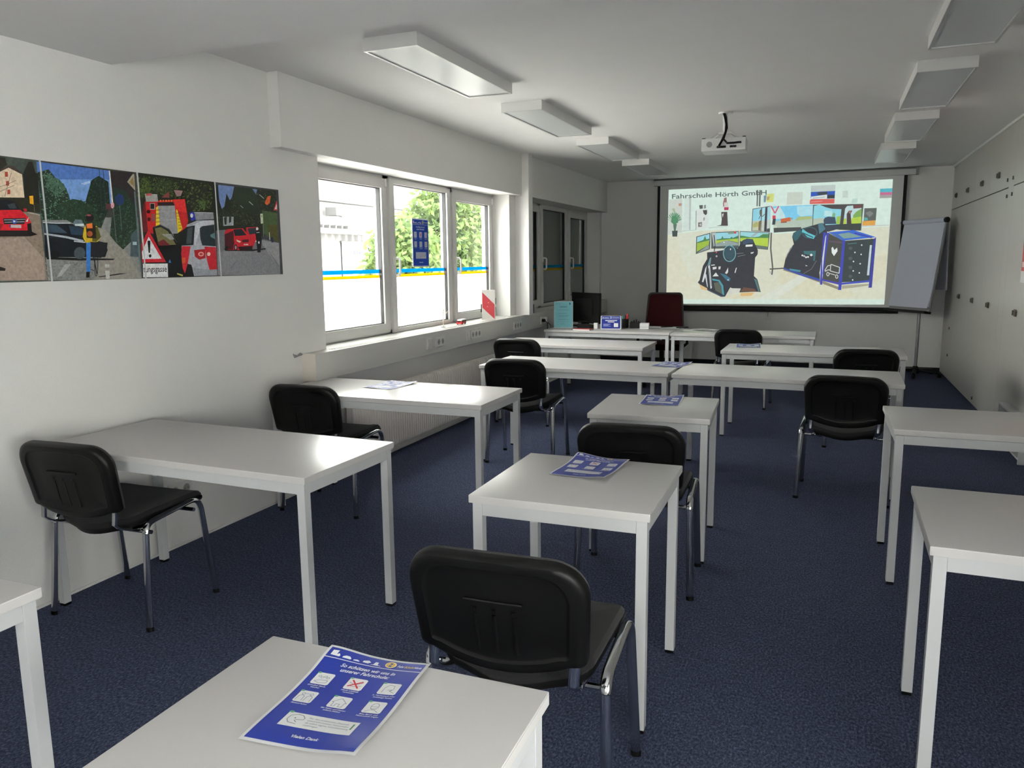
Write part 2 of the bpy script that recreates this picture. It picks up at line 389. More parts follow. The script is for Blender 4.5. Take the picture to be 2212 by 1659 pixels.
pegm = MB().box(-0.010, 0, -0.009, 0.009, -0.015, 0.015, 0.002).mesh('panel_peg', MATS['fitting_dark'])
for px, py in ((2037, 700), (2051, 709), (2033, 756), (2047, 767), (2178, 389), (2190, 384), (2176, 424), (2187, 419), (2100, 860)):
    q = un(px, py, 0, WR)
    if q.y < YB-0.02: inst('panel_peg', pegm, wr, q)
struct(MB().box(WR-0.02, WR, SOFF_Y, YB, HC-0.022, HC).build('trim_3', M_LAMPB))
struct(MB().box(WL, WR-0.001, YB-0.012, YB, 0, 0.06).build('baseboard_back', mat('carpet_strip', (0.02, 0.022, 0.03), 1.0, vary=0.2, vscale=200)))
struct(MB().box(WL, WL+0.006, 2.0, YB-0.02, 0, 0.012).build('baseboard_left', M_LAMPB))
# roller shutter casings above the windows, pilaster between them
struct(MB().box(WL, WL+0.08, 3.935, 7.90, 2.175, HC-0.0005, 0.004).build('trim_1', M_WALL))
struct(MB().box(WL, WL+0.08, 8.02, YB-0.0005, 2.18, HC-0.0005, 0.004).build('trim_2', M_WALL))
struct(MB().box(WL, WL+0.155, 7.90, 8.02, 0.906, HC-0.0005, 0.003).build('trim_4', M_LAMPB))

# ------------------------------------------------------------------ windows
def flat(axis_pts, d): pass
def frame_bars(mb, x0, x1, y0, y1, z0, z1, t, tb=None, tt=None):
    tb = tb or t; tt = tt or t
    mb.box(x0, x1, y0, y0+t, z0, z1).box(x0, x1, y1-t, y1, z0, z1).box(x0, x1, y0+t, y1-t, z0, z0+tb).box(x0, x1, y0+t, y1-t, z1-tt, z1)
    return mb
def handle(parent, y, z, x):
    m_ = MB().box(x, x+0.012, y-0.015, y+0.015, z-0.035, z+0.035, 0.003)
    m_.tube([(x+0.01, y, z+0.02), (x+0.045, y, z+0.02), (x+0.055, y, z+0.01), (x+0.055, y, z-0.105), (x+0.045, y, z-0.118), (x+0.02, y, z-0.118)], 0.010, 0.010, 8, ref=Vector((0, 1, 0)))
    return m_.build('handle', M_SOCK, parent, True)
def window(name, wn, panes, handles, film_z=1.375):
    y0, y1, z0, z1 = wn; XF = -3.34
    root = bpy.data.objects.new(name, None); COL.objects.link(root); root['kind'] = 'structure'
    fr = MB(); frame_bars(fr, XF-0.07, XF, y0, y1, z0, z1, 0.055, 0.03, 0.042)
    for a, b_ in zip(panes[:-1], panes[1:]): fr.box(XF-0.07, XF, a[1]+0.055, b_[0]-0.055, z0, z1)
    fr.build('frame', M_PVC, root)
    for i, (a, b_, c, d) in enumerate(panes):
        s = MB(); frame_bars(s, XF-0.055, XF+0.02, a-0.068, b_+0.068, c-0.075 if i != 1 else c-0.035, d+0.075 if i != 1 else d+0.04, 0.068, 0.075 if i != 1 else 0.035, 0.075 if i != 1 else 0.04)
        so = s.build('sash', M_PVC, root)
        g = MB(); frame_bars(g, XF-0.03, XF+0.004, a, b_, c, d, 0.006); g.build('gasket', M_GASKET, so)
        MB().box(XF-0.027, XF-0.021, a, b_, c, d).build('pane', M_GLASS, so)
        MB().box(XF-0.0205, XF-0.020, a+0.006, b_-0.006, c+0.006, film_z).build('frosted_film', M_FROST, so)
        MB().box(XF-0.0198, XF-0.0192, a+0.006, b_-0.006, 1.402, 1.432).build('blue_stripe', M_SBLUE, so)
        MB().box(XF-0.0198, XF-0.0192, a+0.006, b_-0.006, 1.365, 1.388).build('yellow_stripe', M_SYEL, so)
        if i in (0, 2): MB().tube([(XF+0.024, b_+0.066, d+0.01), (XF+0.024, b_+0.066, d+0.075)], 0.009, n=8).build('hinge', M_SOCK, so, True)
        if i in handles: handle(so, a-0.034, 1.50, XF+0.02)
    return root
window('window_1', WIN1, [(4.52, 5.47, 0.995, 2.072), (5.665, 6.625, 0.945, 2.118), (6.815, 7.60, 0.99, 2.062)], (1, 2))
window('window_2', WIN2, [(8.30, 9.07, 1.01, 2.075), (9.27, 10.17, 0.955, 2.122), (10.38, 11.10, 1.005, 2.068)], (1, 2))
# closed roller shutter behind the second window
rs = thing('roller_shutter', 'closed grey roller shutter behind the far window', 'shutter', (-3.44, 9.72, 0.9))
slat = MB().box(-0.006, 0.006, -1.515, 1.515, -0.003, 0.0445, 0.002).mesh('slat', M_SHUT)
for i in range(30): inst('slat', slat, rs, (0, 0, 0.043*i))
# window behind the photographer
root3 = bpy.data.objects.new('window_3', None); COL.objects.link(root3); root3['kind'] = 'structure'
f3 = MB(); xs = [WIN3[0], WIN3[0]+0.625, WIN3[1]]
for x in xs: f3.box(max(x-0.04, WIN3[0]), min(x+0.04, WIN3[1]), YR-0.22, YR-0.15, WIN3[2], WIN3[3])
f3.box(WIN3[0], WIN3[1], YR-0.22, YR-0.15, WIN3[2], WIN3[2]+0.06).box(WIN3[0], WIN3[1], YR-0.22, YR-0.15, WIN3[3]-0.06, WIN3[3]).build('frame', M_PVC, root3)
for x0, x1 in zip(xs[:-1], xs[1:]): MB().box(x0+0.04, x1-0.04, YR-0.188, YR-0.182, WIN3[2]+0.06, WIN3[3]-0.06).build('pane', M_GLASS, root3)

root4 = bpy.data.objects.new('window_4', None); COL.objects.link(root4); root4['kind'] = 'structure'  # unseen window in the cupboard wall, added to brighten the left wall
f4 = MB(); ys = [ADDED_WIN4[0], ADDED_WIN4[0]+1.25, ADDED_WIN4[1]]
for y in ys: f4.box(WR+0.12, WR+0.19, max(y-0.04, ADDED_WIN4[0]), min(y+0.04, ADDED_WIN4[1]), ADDED_WIN4[2], ADDED_WIN4[3])
f4.box(WR+0.12, WR+0.19, ADDED_WIN4[0], ADDED_WIN4[1], ADDED_WIN4[2], ADDED_WIN4[2]+0.05).box(WR+0.12, WR+0.19, ADDED_WIN4[0], ADDED_WIN4[1], ADDED_WIN4[3]-0.05, ADDED_WIN4[3]).build('frame', M_PVC, root4)
for y0, y1 in zip(ys[:-1], ys[1:]): MB().box(WR+0.15, WR+0.156, y0+0.04, y1-0.04, ADDED_WIN4[2]+0.05, ADDED_WIN4[3]-0.05).build('pane', M_GLASS, root4)
# ------------------------------------------------------------------ outside
struct(MB().box(-40, WL-0.32, -20, 60, -0.6, -0.5).build('ground', mat('pale_paving', (0.55, 0.54, 0.52), 0.9, vary=0.1, vscale=2)))
bl = thing('workshop_building', 'white workshop building outside with corrugated shed and eaves', 'building', (-14, 21, -0.5))
M_FAC = mat('facade_white', (0.20, 0.198, 0.195), 0.8, vary=0.03); M_CORR = mat('corrugated_sheet', (0.11, 0.107, 0.105), 0.6, vary=0.05); M_LINE = mat('eave_grey', (0.055, 0.055, 0.055), 0.7, vary=0.05)
MB().box(-5, -0.6, -9, 22, 0, 7.5).build('wall', M_FAC, bl)
for k in range(10): MB().box(-0.62, -0.585, -3.4+1.05*k, -2.45+1.05*k, 4.1, 5.0).build('window_pane', mat('far_glass', (0.09, 0.092, 0.095), 0.3, vary=0.04), bl)
MB().box(-0.6, -0.35, -9, 8, 3.86, 3.95).build('gutter', M_LINE, bl)
c = MB(); pts = []
n = 60
for i in range(n+1):
    y = -2.6+i*0.09; pts.append((0.05 if i % 4 in (0, 1) else -0.02, y))
vs = []; fs = []
for i, (x, y) in enumerate(pts): vs += [(x-0.1, y, 0.6), (x-0.1, y, 2.95)]
for i in range(n): fs.append((2*i, 2*i+2, 2*i+3, 2*i+1))
c.add(vs, fs).build('corrugated_wall', M_CORR, bl)
MB().prism([(0, 0), (1.5, 0), (1.1, 0.62)], 0.05, Matrix(((0, 0, 1, 0.0), (1, 0, 0, 0.3), (0, 1, 0, 2.95), (0, 0, 0, 1)))).build('gable', M_CORR, bl)
MB().box(-0.1, 0.35, -2.7, 0.9, 2.86, 3.0).build('shed_eave', M_FAC, bl)
for k in range(7): MB().box(0.351, 0.36, -2.45+0.32*k, -2.38+0.32*k, 3.06, 3.12).box(0.0, 0.352, -2.45+0.32*k, -2.38+0.32*k, 3.0, 3.10).build('rafter_end', M_LINE, bl)
MB().box(-0.02, 0.02, -0.4, 1.9, 2.60, 2.66).build('sign_rail', M_LINE, bl)
MB().box(-0.02, 0.0, -0.35, 1.85, 0.8, 2.60).build('sign_board', mat('sign_white', (0.25, 0.25, 0.25), 0.7, vary=0.01), bl)
d = Draw(lambda x, y, l: (0.001+l, x, y), 1e-4); d.t('#24243f', 'ARKU', 0.22, 2.22, 0.22, width=0.69, bold=0.02, down=-1); d.build('sign_lettering', mk_print('sign_ink', rough=0.8), bl)
lp = MB().box(-0.35, 0.05, 0.0, 0.34, 0, 0.26, 0.02).tube([(-0.1, 0.3, 0.05), (-0.1, 0.5, 0.02)], 0.05)
o = lp.build('floodlight', mat('flood_grey', (0.08, 0.08, 0.08), 0.6, vary=0.05), bl); o.location = (-0.1, -0.5, 3.42)
def shrub(name, label, c, rx, ry, rz, n, seed):
    rr = random.Random(seed); t = thing(name, label, 'shrub', (c[0], c[1], -0.5), group='shrubs outside the window')
    vs = []; fs = []
    for i in range(n):
        th, ph = rr.random()*2*PI, math.acos(2*rr.random()-1); q = rr.random()**0.35
        p = Vector((rx*q*math.sin(ph)*math.cos(th), ry*q*math.sin(ph)*math.sin(th), c[2]+0.5+rz*q*math.cos(ph)))
        a = Vector((rr.gauss(0, 1), rr.gauss(0, 1), rr.gauss(-0.6, 0.7))).normalized(); b_ = a.cross(Vector((rr.gauss(0, 1), rr.gauss(0, 1), rr.gauss(0, 1)))).normalized()
        L_, W_ = 0.17*(0.6+rr.random()*.8), 0.042; k = len(vs)
        vs += [p, p+a*L_*.5+b_*W_, p+a*L_, p+a*L_*.5-b_*W_]; fs.append((k, k+1, k+2, k+3))
    MB().add(vs, fs).build('foliage', M_LEAF, t)
    s = MB()
    for k in range(5): s.tube([(0.1*math.cos(k*1.3), 0.1*math.sin(k*1.3), 0), (0.5*rx*math.cos(k*1.3), 0.5*ry*math.sin(k*1.3), c[2]+0.4)], 0.03, n=6)
    s.build('stem', mat('bark', (0.12, 0.08, 0.05), 0.9, vary=0.1), t)
shrub('leafy_shrub', 'pale green leafy shrub seen through the middle window pane beside the flyer', (-7.2, 12.55, 1.25), 0.8, 0.66, 1.15, 3600, 3)
shrub('leafy_shrub', 'tall light green leafy shrub seen through the right window pane', (-7.4, 14.75, 1.75), 0.9, 1.08, 1.55, 7000, 5)

# ================================================================== furniture
TH, TT = 0.73, 0.026
def make_table(L, D, key):
    t = thing('classroom_table', 'x', 'table')
    MB().box(-L/2, L/2, -D/2, D/2, TH-TT, TH, 0.0022).build('tabletop', M_TABLE, t, True)
    eb = MB(); g = 0.0008
    eb.box(-L/2-g, -L/2+0.0005, -D/2+.003, D/2-.003, TH-TT+.003, TH-.003).box(L/2-.0005, L/2+g, -D/2+.003, D/2-.003, TH-TT+.003, TH-.003)
    eb.box(-L/2+.003, L/2-.003, -D/2-g, -D/2+.0005, TH-TT+.003, TH-.003).box(-L/2+.003, L/2-.003, D/2-.0005, D/2+g, TH-TT+.003, TH-.003).build('edge_band', M_TEDGE, t)
    i, lw, rh = 0.010, 0.034, 0.04
    zt = TH-TT-0.003
    for sx in (-1, 1):
        for sy in (-1, 1):
            x0, y0 = sx*(L/2-i-lw/2), sy*(D/2-i-lw/2)
            lg = MB().box(x0-lw/2, x0+lw/2, y0-lw/2, y0+lw/2, 0.012, zt, 0.0015).build('leg', M_TLEG, t)
            MB().box(x0-lw/2+.001, x0+lw/2-.001, y0-lw/2+.001, y0+lw/2-.001, 0, 0.012, 0.002).build('foot_cap', M_BLACKP, lg)
    for sy in (-1, 1):
        y0 = sy*(D/2-i-0.012); MB().box(-L/2+i+lw+.0005, L/2-i-lw-.0005, y0-.0105, y0+.0105, zt-rh, zt).build('rail', M_TLEG, t)
    for sx in (-1, 1):
        x0 = sx*(L/2-i-0.012); MB().box(x0-.0105, x0+.0105, -D/2+i+lw+.0005, D/2-i-lw-.0005, zt-rh, zt).build('rail', M_TLEG, t)
    return t
R = math.radians
TABLES = [
 (0.6, 0.6, -0.722, 0.905, 0.5, 'small square white table nearest the camera with a large blue flyer'),
 (0.6, 0.6, -0.765, 2.529, 0.6, 'small square white table in the centre, second from the camera, with curled blue flyer'),
 (0.6, 0.6, -0.806, 4.003, 3.1, 'small square white table in the centre, third from the camera, behind a chair back'),
 (1.4, 0.6, -2.407, 0.904, 0.0, 'white table cut off at the lower left corner'),
 (1.4, 0.6, -2.393, 2.526, -1.5, 'long empty white table against the left wall below the photo board'),
 (1.4, 0.6, -2.381, 4.007, -0.2, 'long white table under the end of the cable trunking with glaring top'),
 (1.4, 0.6, -1.663, 5.481, -0.8, 'long white table joined on the left in the fourth row'),
 (1.4, 0.6, -0.235, 5.446, -1.2, 'long white table joined on the right in the fourth row'),
 (1.4, 0.6, -2.162, 6.928, 0.0, 'long white table in the fifth row on the window side'),
 (1.4, 0.6, -0.102, 6.923, -0.6, 'long white table in the fifth row on the right with a small flyer'),
 (1.4, 0.8, -2.200, 8.520, -1.2, "teacher's white desk crowded with monitor, sign and papers"),
 (1.4, 0.6, -0.790, 8.345, 0.0, 'long white table before the projection screen with loose sheets at its left end'),
 (0.8, 0.6, 0.689, 2.528, -0.7, 'white table at the right edge, nearest the camera'),
 (0.8, 0.6, 0.699, 4.078, 0.9, 'white table at the right edge, second from the camera'),
]
protos = {}
for L, D, x, y, rz, lab in TABLES:
    k = (L, D)
    if k not in protos:
        protos[k] = make_table(L, D, k); index_children(); o = protos[k]
    else: o = copy_tree(protos[k])
    place(o, (x, y, 0), R(rz), lab, 'white classroom tables')

# ---- chairs: chrome oval tube frame, black plastic back shell, dark upholstered seat
def bezier(p0, p1, p2, n=5): return [(Vector(p0)*(1-t)**2+Vector(p1)*2*t*(1-t)+Vector(p2)*t*t) for t in [i/n for i in range(n+1)]]
def back_outline(s):
    """outline in (x, z) about the centre; s scales inwards"""
    w2, zt, zl, zb = 0.232, 0.800, 0.522, 0.484
    pts = []; rt = 0.088; rb = 0.014; wl = w2*0.955
    def arc(cx, cz, r, a0, a1, k):
        for i in range(k): a = a0+(a1-a0)*i/(k-1); pts.append((cx+r*math.cos(a), cz+r*math.sin(a)))
    arc(w2-rt, zt-rt, rt, 0, PI/2, 10)
    for i in range(1, 8): pts.append(((w2-rt)*(1-2*i/8), zt+0.004*math.sin(PI*i/8)))
    arc(-w2+rt, zt-rt, rt, PI/2, PI, 10)
    for i in range(1, 4): t = i/4; pts.append((-w2+(w2-wl)*t, (zt-rt)*(1-t)+(zl+rb)*t))
    arc(-wl+rb, zl+rb, rb, PI, PI*1.5, 5)
    pts.append((-0.188, zl-0.002))
    for i in range(1, 12): t = i/12; x = -0.180+0.36*t; pts.append((x, zl-0.004-(zl-0.004-zb)*math.sin(PI*t)**0.8))
    pts.append((0.188, zl-0.002))
    arc(wl-rb, zl+rb, rb, -0.5*PI, 0, 5)
    for i in range(1, 4): t = i/4; pts.append((wl+(w2-wl)*t, (zl+rb)*(1-t)+(zt-rt)*t))
    cz = 0.65
    return [(x*s, cz+(z-cz)*s) for x, z in pts]
def back_pt(x, z, d):
    """d: offset along the shell normal, negative = towards the rear"""
    y = -0.212-(z-0.52)*0.215+0.42*x*x-0.05
    return Vector((x, y+d, z+d*0.2))
def make_chair():
    t = thing('classroom_chair', 'x', 'chair')
    # back shell (rear) with rim and sunk panel
    prof = [(1.0, 0.0), (0.998, -0.012), (0.985, -0.022), (0.955, -0.028), (0.90, -0.0295), (0.82, -0.028), (0.795, -0.0225), (0.77, -0.0205), (0.5, -0.021), (0.15, -0.021)]
    rg = [[back_pt(x, z, d) for x, z in back_outline(s)] for s, d in prof]
    bk = MB().rings(rg, False, True).build('backrest', M_BLACKP, t, True)
    prof = [(0.997, 0.001), (0.985, 0.012), (0.94, 0.024), (0.85, 0.030), (0.5, 0.032), (0.1, 0.032)]
    MB().rings([[back_pt(x, z, d) for x, z in back_outline(s)] for s, d in prof], True, True).build('back_cushion', M_SEATF, bk, True)
    rd = MB()
    pa = [back_pt(x, 0.686+0.0*x, -0.0225) for x in [-0.075+0.15*i/8 for i in range(9)]]
    rd.tube(pa, 0.006, 0.004, 8)
    for x in (-0.05, 0.0, 0.05): rd.tube([back_pt(x, 0.665, -0.0225), back_pt(x, 0.655, -0.0225)], 0.0065, 0.004, 8)
    for x in (-0.05, 0.0, 0.05): rd.tube([back_pt(x, 0.648, -0.0215), back_pt(x, 0.54, -0.0215)], 0.005, 0.002, 6)
    rd.build('grip_ridges', M_BLACKP, bk, True)
    # seat
    def seat_outline(s):
        pts = []
        def arc(cx, cy, r, a0, a1, k):
            for i in range(k): a = a0+(a1-a0)*i/(k-1); pts.append((cx+r*math.cos(a), cy+r*math.sin(a)))
        arc(0.165, 0.165, 0.06, 0, PI/2, 6); arc(-0.165, 0.165, 0.06, PI/2, PI, 6)
        arc(-0.150, -0.125, 0.06, PI, 1.4*PI, 5)
        for i in range(1, 10): u = i/10; pts.append((-0.125+0.25*u, -0.182-0.036*math.sin(PI*u)))
        arc(0.150, -0.125, 0.06, 1.6*PI, 2*PI, 5)
        return [(x*s, y*s) for x, y in pts]
    def sz(x, y): return 0.414+0.80*x*x*(1.0 if y < 0.05 else max(0.3, 1-(y-.05)*4))+0.10*max(0, min(y, 0.16)+0.05)-0.12*max(0, y-0.16)-0.10*max(0, -y-0.12)
    MB().rings([[Vector((x, y, sz(x, y)+d)) for x, y in seat_outline(s)] for s, d in ((0.985, 0.0), (1.0, 0.010), (0.995, 0.022), (0.96, 0.033), (0.85, 0.038), (0.5, 0.039), (0.1, 0.038))], True, True).build('seat', M_SEATF, t, True)
    MB().rings([[Vector((x, y, sz(x, y)+d)) for x, y in seat_outline(s)] for s, d in ((1.012, 0.012), (1.012, 0.0), (0.99, -0.010), (0.8, -0.012), (0.1, -0.012))], False, True).build('seat_shell', M_BLACKP, t, True)
    ra, rb = 0.0155, 0.0105
    for sx in (-1, 1):
        q = lambda x, y, z: (sx*x, y, z)
        rear = [q(0.258, -0.202, 0.018), q(0.2445, -0.168, 0.405)]
        lr = MB().tube(rear, rb, ra, 12, ref=Vector((1, 0, 0))).build('leg', M_CHROME, t, True)
        rail = bezier(q(0.2445, -0.168, 0.405), q(0.243, -0.163, 0.440), q(0.242, -0.125, 0.446), 6)+bezier(q(0.242, 0.085, 0.462), q(0.243, 0.148, 0.466), q(0.2450, 0.154, 0.415), 7)
        MB().tube(rail, rb, ra, 12, ref=Vector((1, 0, 0))).build('side_rail', M_CHROME, t, True)
        lf = MB().tube([q(0.2450, 0.154, 0.415), q(0.258, 0.197, 0.018)], rb, ra, 12, ref=Vector((1, 0, 0))).build('leg', M_CHROME, t, True)
        for lg, fy in ((lr, -0.2035), (lf, 0.198)):
            MB().tube([q(0.2587, fy, 0.0), q(0.2578, fy, 0.018)], 0.0115, 0.0165, 12, ref=Vector((1, 0, 0))).build('foot_cap', M_BLACKP, lg, True)
        bar = bezier(q(0.165, -0.02, 0.412), q(0.178, -0.20, 0.400), q(0.186, -0.262, 0.465), 8)+[back_pt(sx*0.188, 0.56, 0.004), back_pt(sx*0.188, 0.62, 0.004)]
        MB().tube(bar, 0.0145, 0.006, 10, ref=Vector((0, 1, 0.4))).build('back_bar', M_CHROME, t, True)
    for y, z in ((-0.135, 0.400), (0.115, 0.418)):
        MB().tube([(-0.243, y, z), (0.243, y, z)], 0.009, n=8).build('cross_bar', M_CHROME, t, True)
    return t
CHAIRS = [
 (-0.722, 1.925, 2.5, 'black chair with chrome legs nearest the camera, facing the small centre table'),
 (-0.770, 3.475, 3.9, 'black chair in the centre standing just behind the second small table'),
 (-2.785, 2.402, 3.2, 'black chair at the left wall, nearest on that side'),
 (-2.775, 3.914, 2.4, 'black chair by the left wall just before the radiator'),
 (-2.055, 5.378, 2.5, 'black chair at the left half of the joined fourth row tables'),
 (-2.542, 6.738, -4.5, 'black chair on the window side of the fifth row'),
 (0.143, 5.213, -3.1, 'black chair at the right half of the joined fourth row tables'),
 (0.274, 6.718, 4.4, 'black chair at the right end of the fifth row table'),
 (-0.773, 8.193, -4.8, 'black chair facing the table before the projection screen'),
]
pc = make_chair(); index_children()
for i, (x, y, rz, lab) in enumerate(CHAIRS):
    o = pc if i == 0 else copy_tree(pc)
    place(o, (x, y, 0), R(rz), lab, 'black upholstered classroom chairs')

# ---- ceiling lamps
def make_lamp():
    t = thing('ceiling_lamp', 'x', 'lamp'); W2, L2, H = 0.155, 0.625, 0.064
    h = MB(); h.box(-W2, -W2+.006, -L2, L2, -H, 0).box(W2-.006, W2, -L2, L2, -H, 0).box(-W2+.006, W2-.006, -L2, -L2+.006, -H, 0).box(-W2+.006, W2-.006, L2-.006, L2, -H, 0).box(-W2+.006, W2-.006, -L2+.006, L2-.006, -0.01, 0)
    h.build('housing', M_LAMPB, t)
    r_ = MB(); a = 0.014
    r_.box(-W2+.001, -W2+a, -L2+.001, L2-.001, -H-.002, -H+.006).box(W2-a, W2-.001, -L2+.001, L2-.001, -H-.002, -H+.006).box(-W2+a, W2-a, -L2+.001, -L2+a, -H-.002, -H+.006).box(-W2+a, W2-a, L2-a, L2-.001, -H-.002, -H+.006)
    r_.build('rim', M_LAMPR, t)
    MB().box(-W2+a, W2-a, -L2+a, L2-a, -H+.004, -H+.008).build('diffuser', M_LAMPD, t)
    return t
pl = make_lamp(); index_children()
ordn = ['nearest', 'second', 'third', 'farthest']
LAMPS = [(-2.085, 4.19, 0), (-2.085, 5.995, 0), (-2.085, 7.80, 0), (-2.085, 9.545, 0), (0.573, 4.10, 1), (0.573, 5.885, 1), (0.578, 7.64, 1), (0.58, 9.42, 1)]
for i, (x, y, side) in enumerate(LAMPS):
    o = pl if i == 0 else copy_tree(pl)
    place(o, (x, y, HC-0.0005), 0, f'{ordn[i % 4]} unlit white box lamp in the ceiling row ' + ('on the right' if side else 'on the window side'), 'box ceiling lamps')

# ================================================================== projection screen and slide
YS = YB-0.055
ps = thing('projection_screen', 'large pull down projection screen showing two driving simulators', 'projection screen', (-0.73, YS, 0))
def rel(o, x0, x1, y0, y1, z0, z1): return (x0-o[0], x1-o[0], y0-o[1], y1-o[1], z0-o[2], z1-o[2])
O_ = (-0.73, YS, 0)
cs = MB().box(*rel(O_, -2.36, 0.96, YS-0.05, YB-0.002, 2.515, 2.600), 0.008).build('case', M_CASE, ps, True)
MB().box(*rel(O_, 0.96, 0.995, YS-0.052, YB-0.002, 2.513, 2.602), 0.006).build('end_cap', M_GREYP, cs)
MB().box(*rel(O_, -2.36, 0.96, YS-0.0515, YS-0.049, 2.585, 2.600)).build('shadow_gap', mat('case_lip_dark', (0.13, 0.135, 0.13), 0.5, vary=0.02), cs)  # darker strip along the upper front edge of the case
MB().box(*rel(O_, -2.275, 0.832, YS+0.003, YS+0.006, 0.835, 2.52)).build('fabric', M_SCREEN, ps)
MB().box(*rel(O_, -2.312, -2.275, YS+0.002, YS+0.006, 0.80, 2.52)).build('black_border', M_BLACKM, ps)
MB().box(*rel(O_, 0.832, 0.872, YS+0.002, YS+0.006, 0.80, 2.52)).build('black_border', M_BLACKM, ps)
MB().box(*rel(O_, -2.275, 0.832, YS+0.002, YS+0.006, 0.80, 0.835)).build('black_border', M_BLACKM, ps)
MB().tube([(-2.30+0.73, 0, 0.778), (0.865+0.73, 0, 0.778)], 0.011, 0.022, 10).build('bottom_bar', M_BLACKM, ps, True)
MB().tube([(-0.75+0.73, 0.002, 0.77), (-0.75+0.73, 0.01, 0.69)], 0.004, n=6).build('pull_cord', M_GREYP, ps)

def smap(px, py, l):
    q = un(px, py, 1, YS-l); return (q.x+0.73, q.y-YS, q.z)
D = Draw(smap, 4e-5, 1.0, 0.045)
D.p('#d2e6db', '1444.5,410 1929,387 1910,658 1439,656')
D.p('#d4d7c2', '1442.3,509 1475,503 1520,498 1570,496 1680,505 1760,500 1870,492 1921.5,489 1910,658 1439,656')
D.p('#d6d6bf', '1441.5,525 1462,530 1470,560 1500,600 1490,630 1440,632'); D.p('#d6d4ba', '1560,640 1620,632 1640,640 1600,650')
D.p('#d5d4ba', '1690,560 1720,520 1850,640 1750,650 1680,610'); D.p('#d4d9c7', '1465,505 1500,500 1520,560 1490,600 1475,560')
D.p('#d6dccd', '1620,655 1790,560 1800,566 1660,657'); D.p('#cfe0d5', '1439.3,646 1911,646 1910,658 1439,656')
D.p('#d5d3ba', '1880,560 1916,545 1913,600 1885,612')
D.frame(1430, 380, 8.848)
D.p('#c6cec5', '138,450 385,440 385,1075 116,1132'); D.p('#cddcd5', '430,430 520,425 510,1035 400,1052'); D.p('#b4beb8', '520,430 560,430 545,1032 515,1036'); D.p('#aeb8b2', '385,1052 650,1028 650,1036 388,1062')
D.p('#c48a66', '318,525 380,520 378,572 320,575'); D.p('#9aa6c0', '360,522 380,520 378,572 362,574')
for k in range(11):
    a = -1.35+0.27*k; D.p('#5d9a70' if k % 2 else '#4b8460', [(238, 900), (238+120*math.sin(a)-14, 860-150*math.cos(a)), (238+135*math.sin(a), 850-165*math.cos(a)), (238+118*math.sin(a)+12, 868-140*math.cos(a))])
D.blob('#4f8a63', 160, 745, 320, 950, 22, 0.3, 4); D.p('#567563', '215,930 285,920 262,1048 228,1050'); D.p('#9fb58f', '190,625 240,620 260,700 240,720')
D.p('#3f4a49', '192,1050 300,1045 290,1160 200,1160')
D.p('#d6ddd8', '655,640 882,640 882,985 655,1032'); D.p('#79827e', '646,670 660,660 655,1032 646,1034'); D.p('#4c4b4b', '780,655 862,650 862,720 838,752 795,720')
D.p('#7b7a75', '690,890 765,880 765,972 690,977'); D.p('#b9bcb6', '705,930 750,905 755,965'); D.p('#9b9a96', '790,800 820,790 815,850 790,858'); D.p('#5a5f5c', '710,562 780,556 780,625 722,632'); D.p('#88918c', '800,560 840,550 842,620 800,626')
D.p('#b5bfb8', '890,990 1250,955 1250,965 890,1000')
D.p('#9a6e70', '1165,520 1190,420 1235,410 1240,500 1200,560 1170,600'); D.p('#cfc9c6', '1185,510 1260,500 1272,600 1190,610'); D.p('#b3365a', '1185,600 1275,598 1270,652 1188,655'); D.p('#4e4245', '1132,690 1247,685 1260,952 1040,955 1130,935 1142,830'); D.p('#d9ded9', '1148,730 1180,715 1160,800')
D.p('#676a67', '1815,270 1840,270 1830,580 1805,580'); D.p('#676a67', '1860,270 1890,270 1880,585 1850,580')
D.p('#cfd87c', '2010,345 2145,335 2130,500 2000,502'); D.p('#7391a0', '1945,380 2000,365 1982,500 1945,506'); D.p('#b6a66a', '2000,400 2060,390 2050,460 2000,470')
D.t('#56605f', 'Fahrschule Hörth GmbH', 180, 438, 128, 2000, 358, bold=0.012, hv=(0.0, -1.0))
# big three part screen
D.p('#5a5e60', '1730,628 2076,572 2062,1076 1708,1055'); D.p('#8fd0e2', '1742,640 1895,612 1890,850 1732,870'); D.p('#bfc4ac', '1732,868 1890,850 1885,1050 1722,1046'); D.p('#b0b070', '1735,930 1800,880 1880,900 1878,960 1735,990')
D.p('#a5d9e4', '1915,612 1975,600 1962,850 1905,860'); D.p('#c2c9bd', '1905,860 1962,850 1950,1060 1895,1055'); D.l('#5b564d', '1850,820 1880,760 1920,775 1965,730', 12); D.e('#6a5f4e', 1885, 700, 22, 60); D.p('#78694f', '1850,870 1890,850 1880,1045 1840,1040'); D.p('#3c3946', '1980,605 2016,598 1990,1062 1952,1060')
D.p('#9fd3df', '2016,598 2076,580 2066,830 2008,850'); D.p('#c0cdc2', '2008,850 2066,830 2058,1000 2003,1010'); D.p('#45484a', '1990,1062 2050,1000 2062,1076')
D.frame(1680, 380, 8.508)
D.p('#7cc8e8', '-90,560 660,530 648,800 -80,850'); D.p('#aadbe6', '350,560 660,545 650,720 420,745 360,700'); D.p('#c0dfe0', '-80,600 40,560 130,720 140,780 -80,800'); D.p('#b3c3b4', '-80,830 648,780 638,965 -78,1000'); D.p('#a9b97c', '330,800 380,750 460,745 620,740 640,790 340,822'); D.p('#c9d2c2', '-80,920 -20,915 -20,1000 -80,1000')
D.p('#474a49', '-75,955 432,942 426,1008 -72,1042'); D.p('#c9683f', '50,792 225,757 240,830 60,850'); D.p('#8a5a4c', '55,850 165,835 165,860 60,865'); D.p('#8f9c94', '225,765 280,770 270,800 235,805')
D.p('#c6cfc4', '175,302 462,296 452,522 165,526')
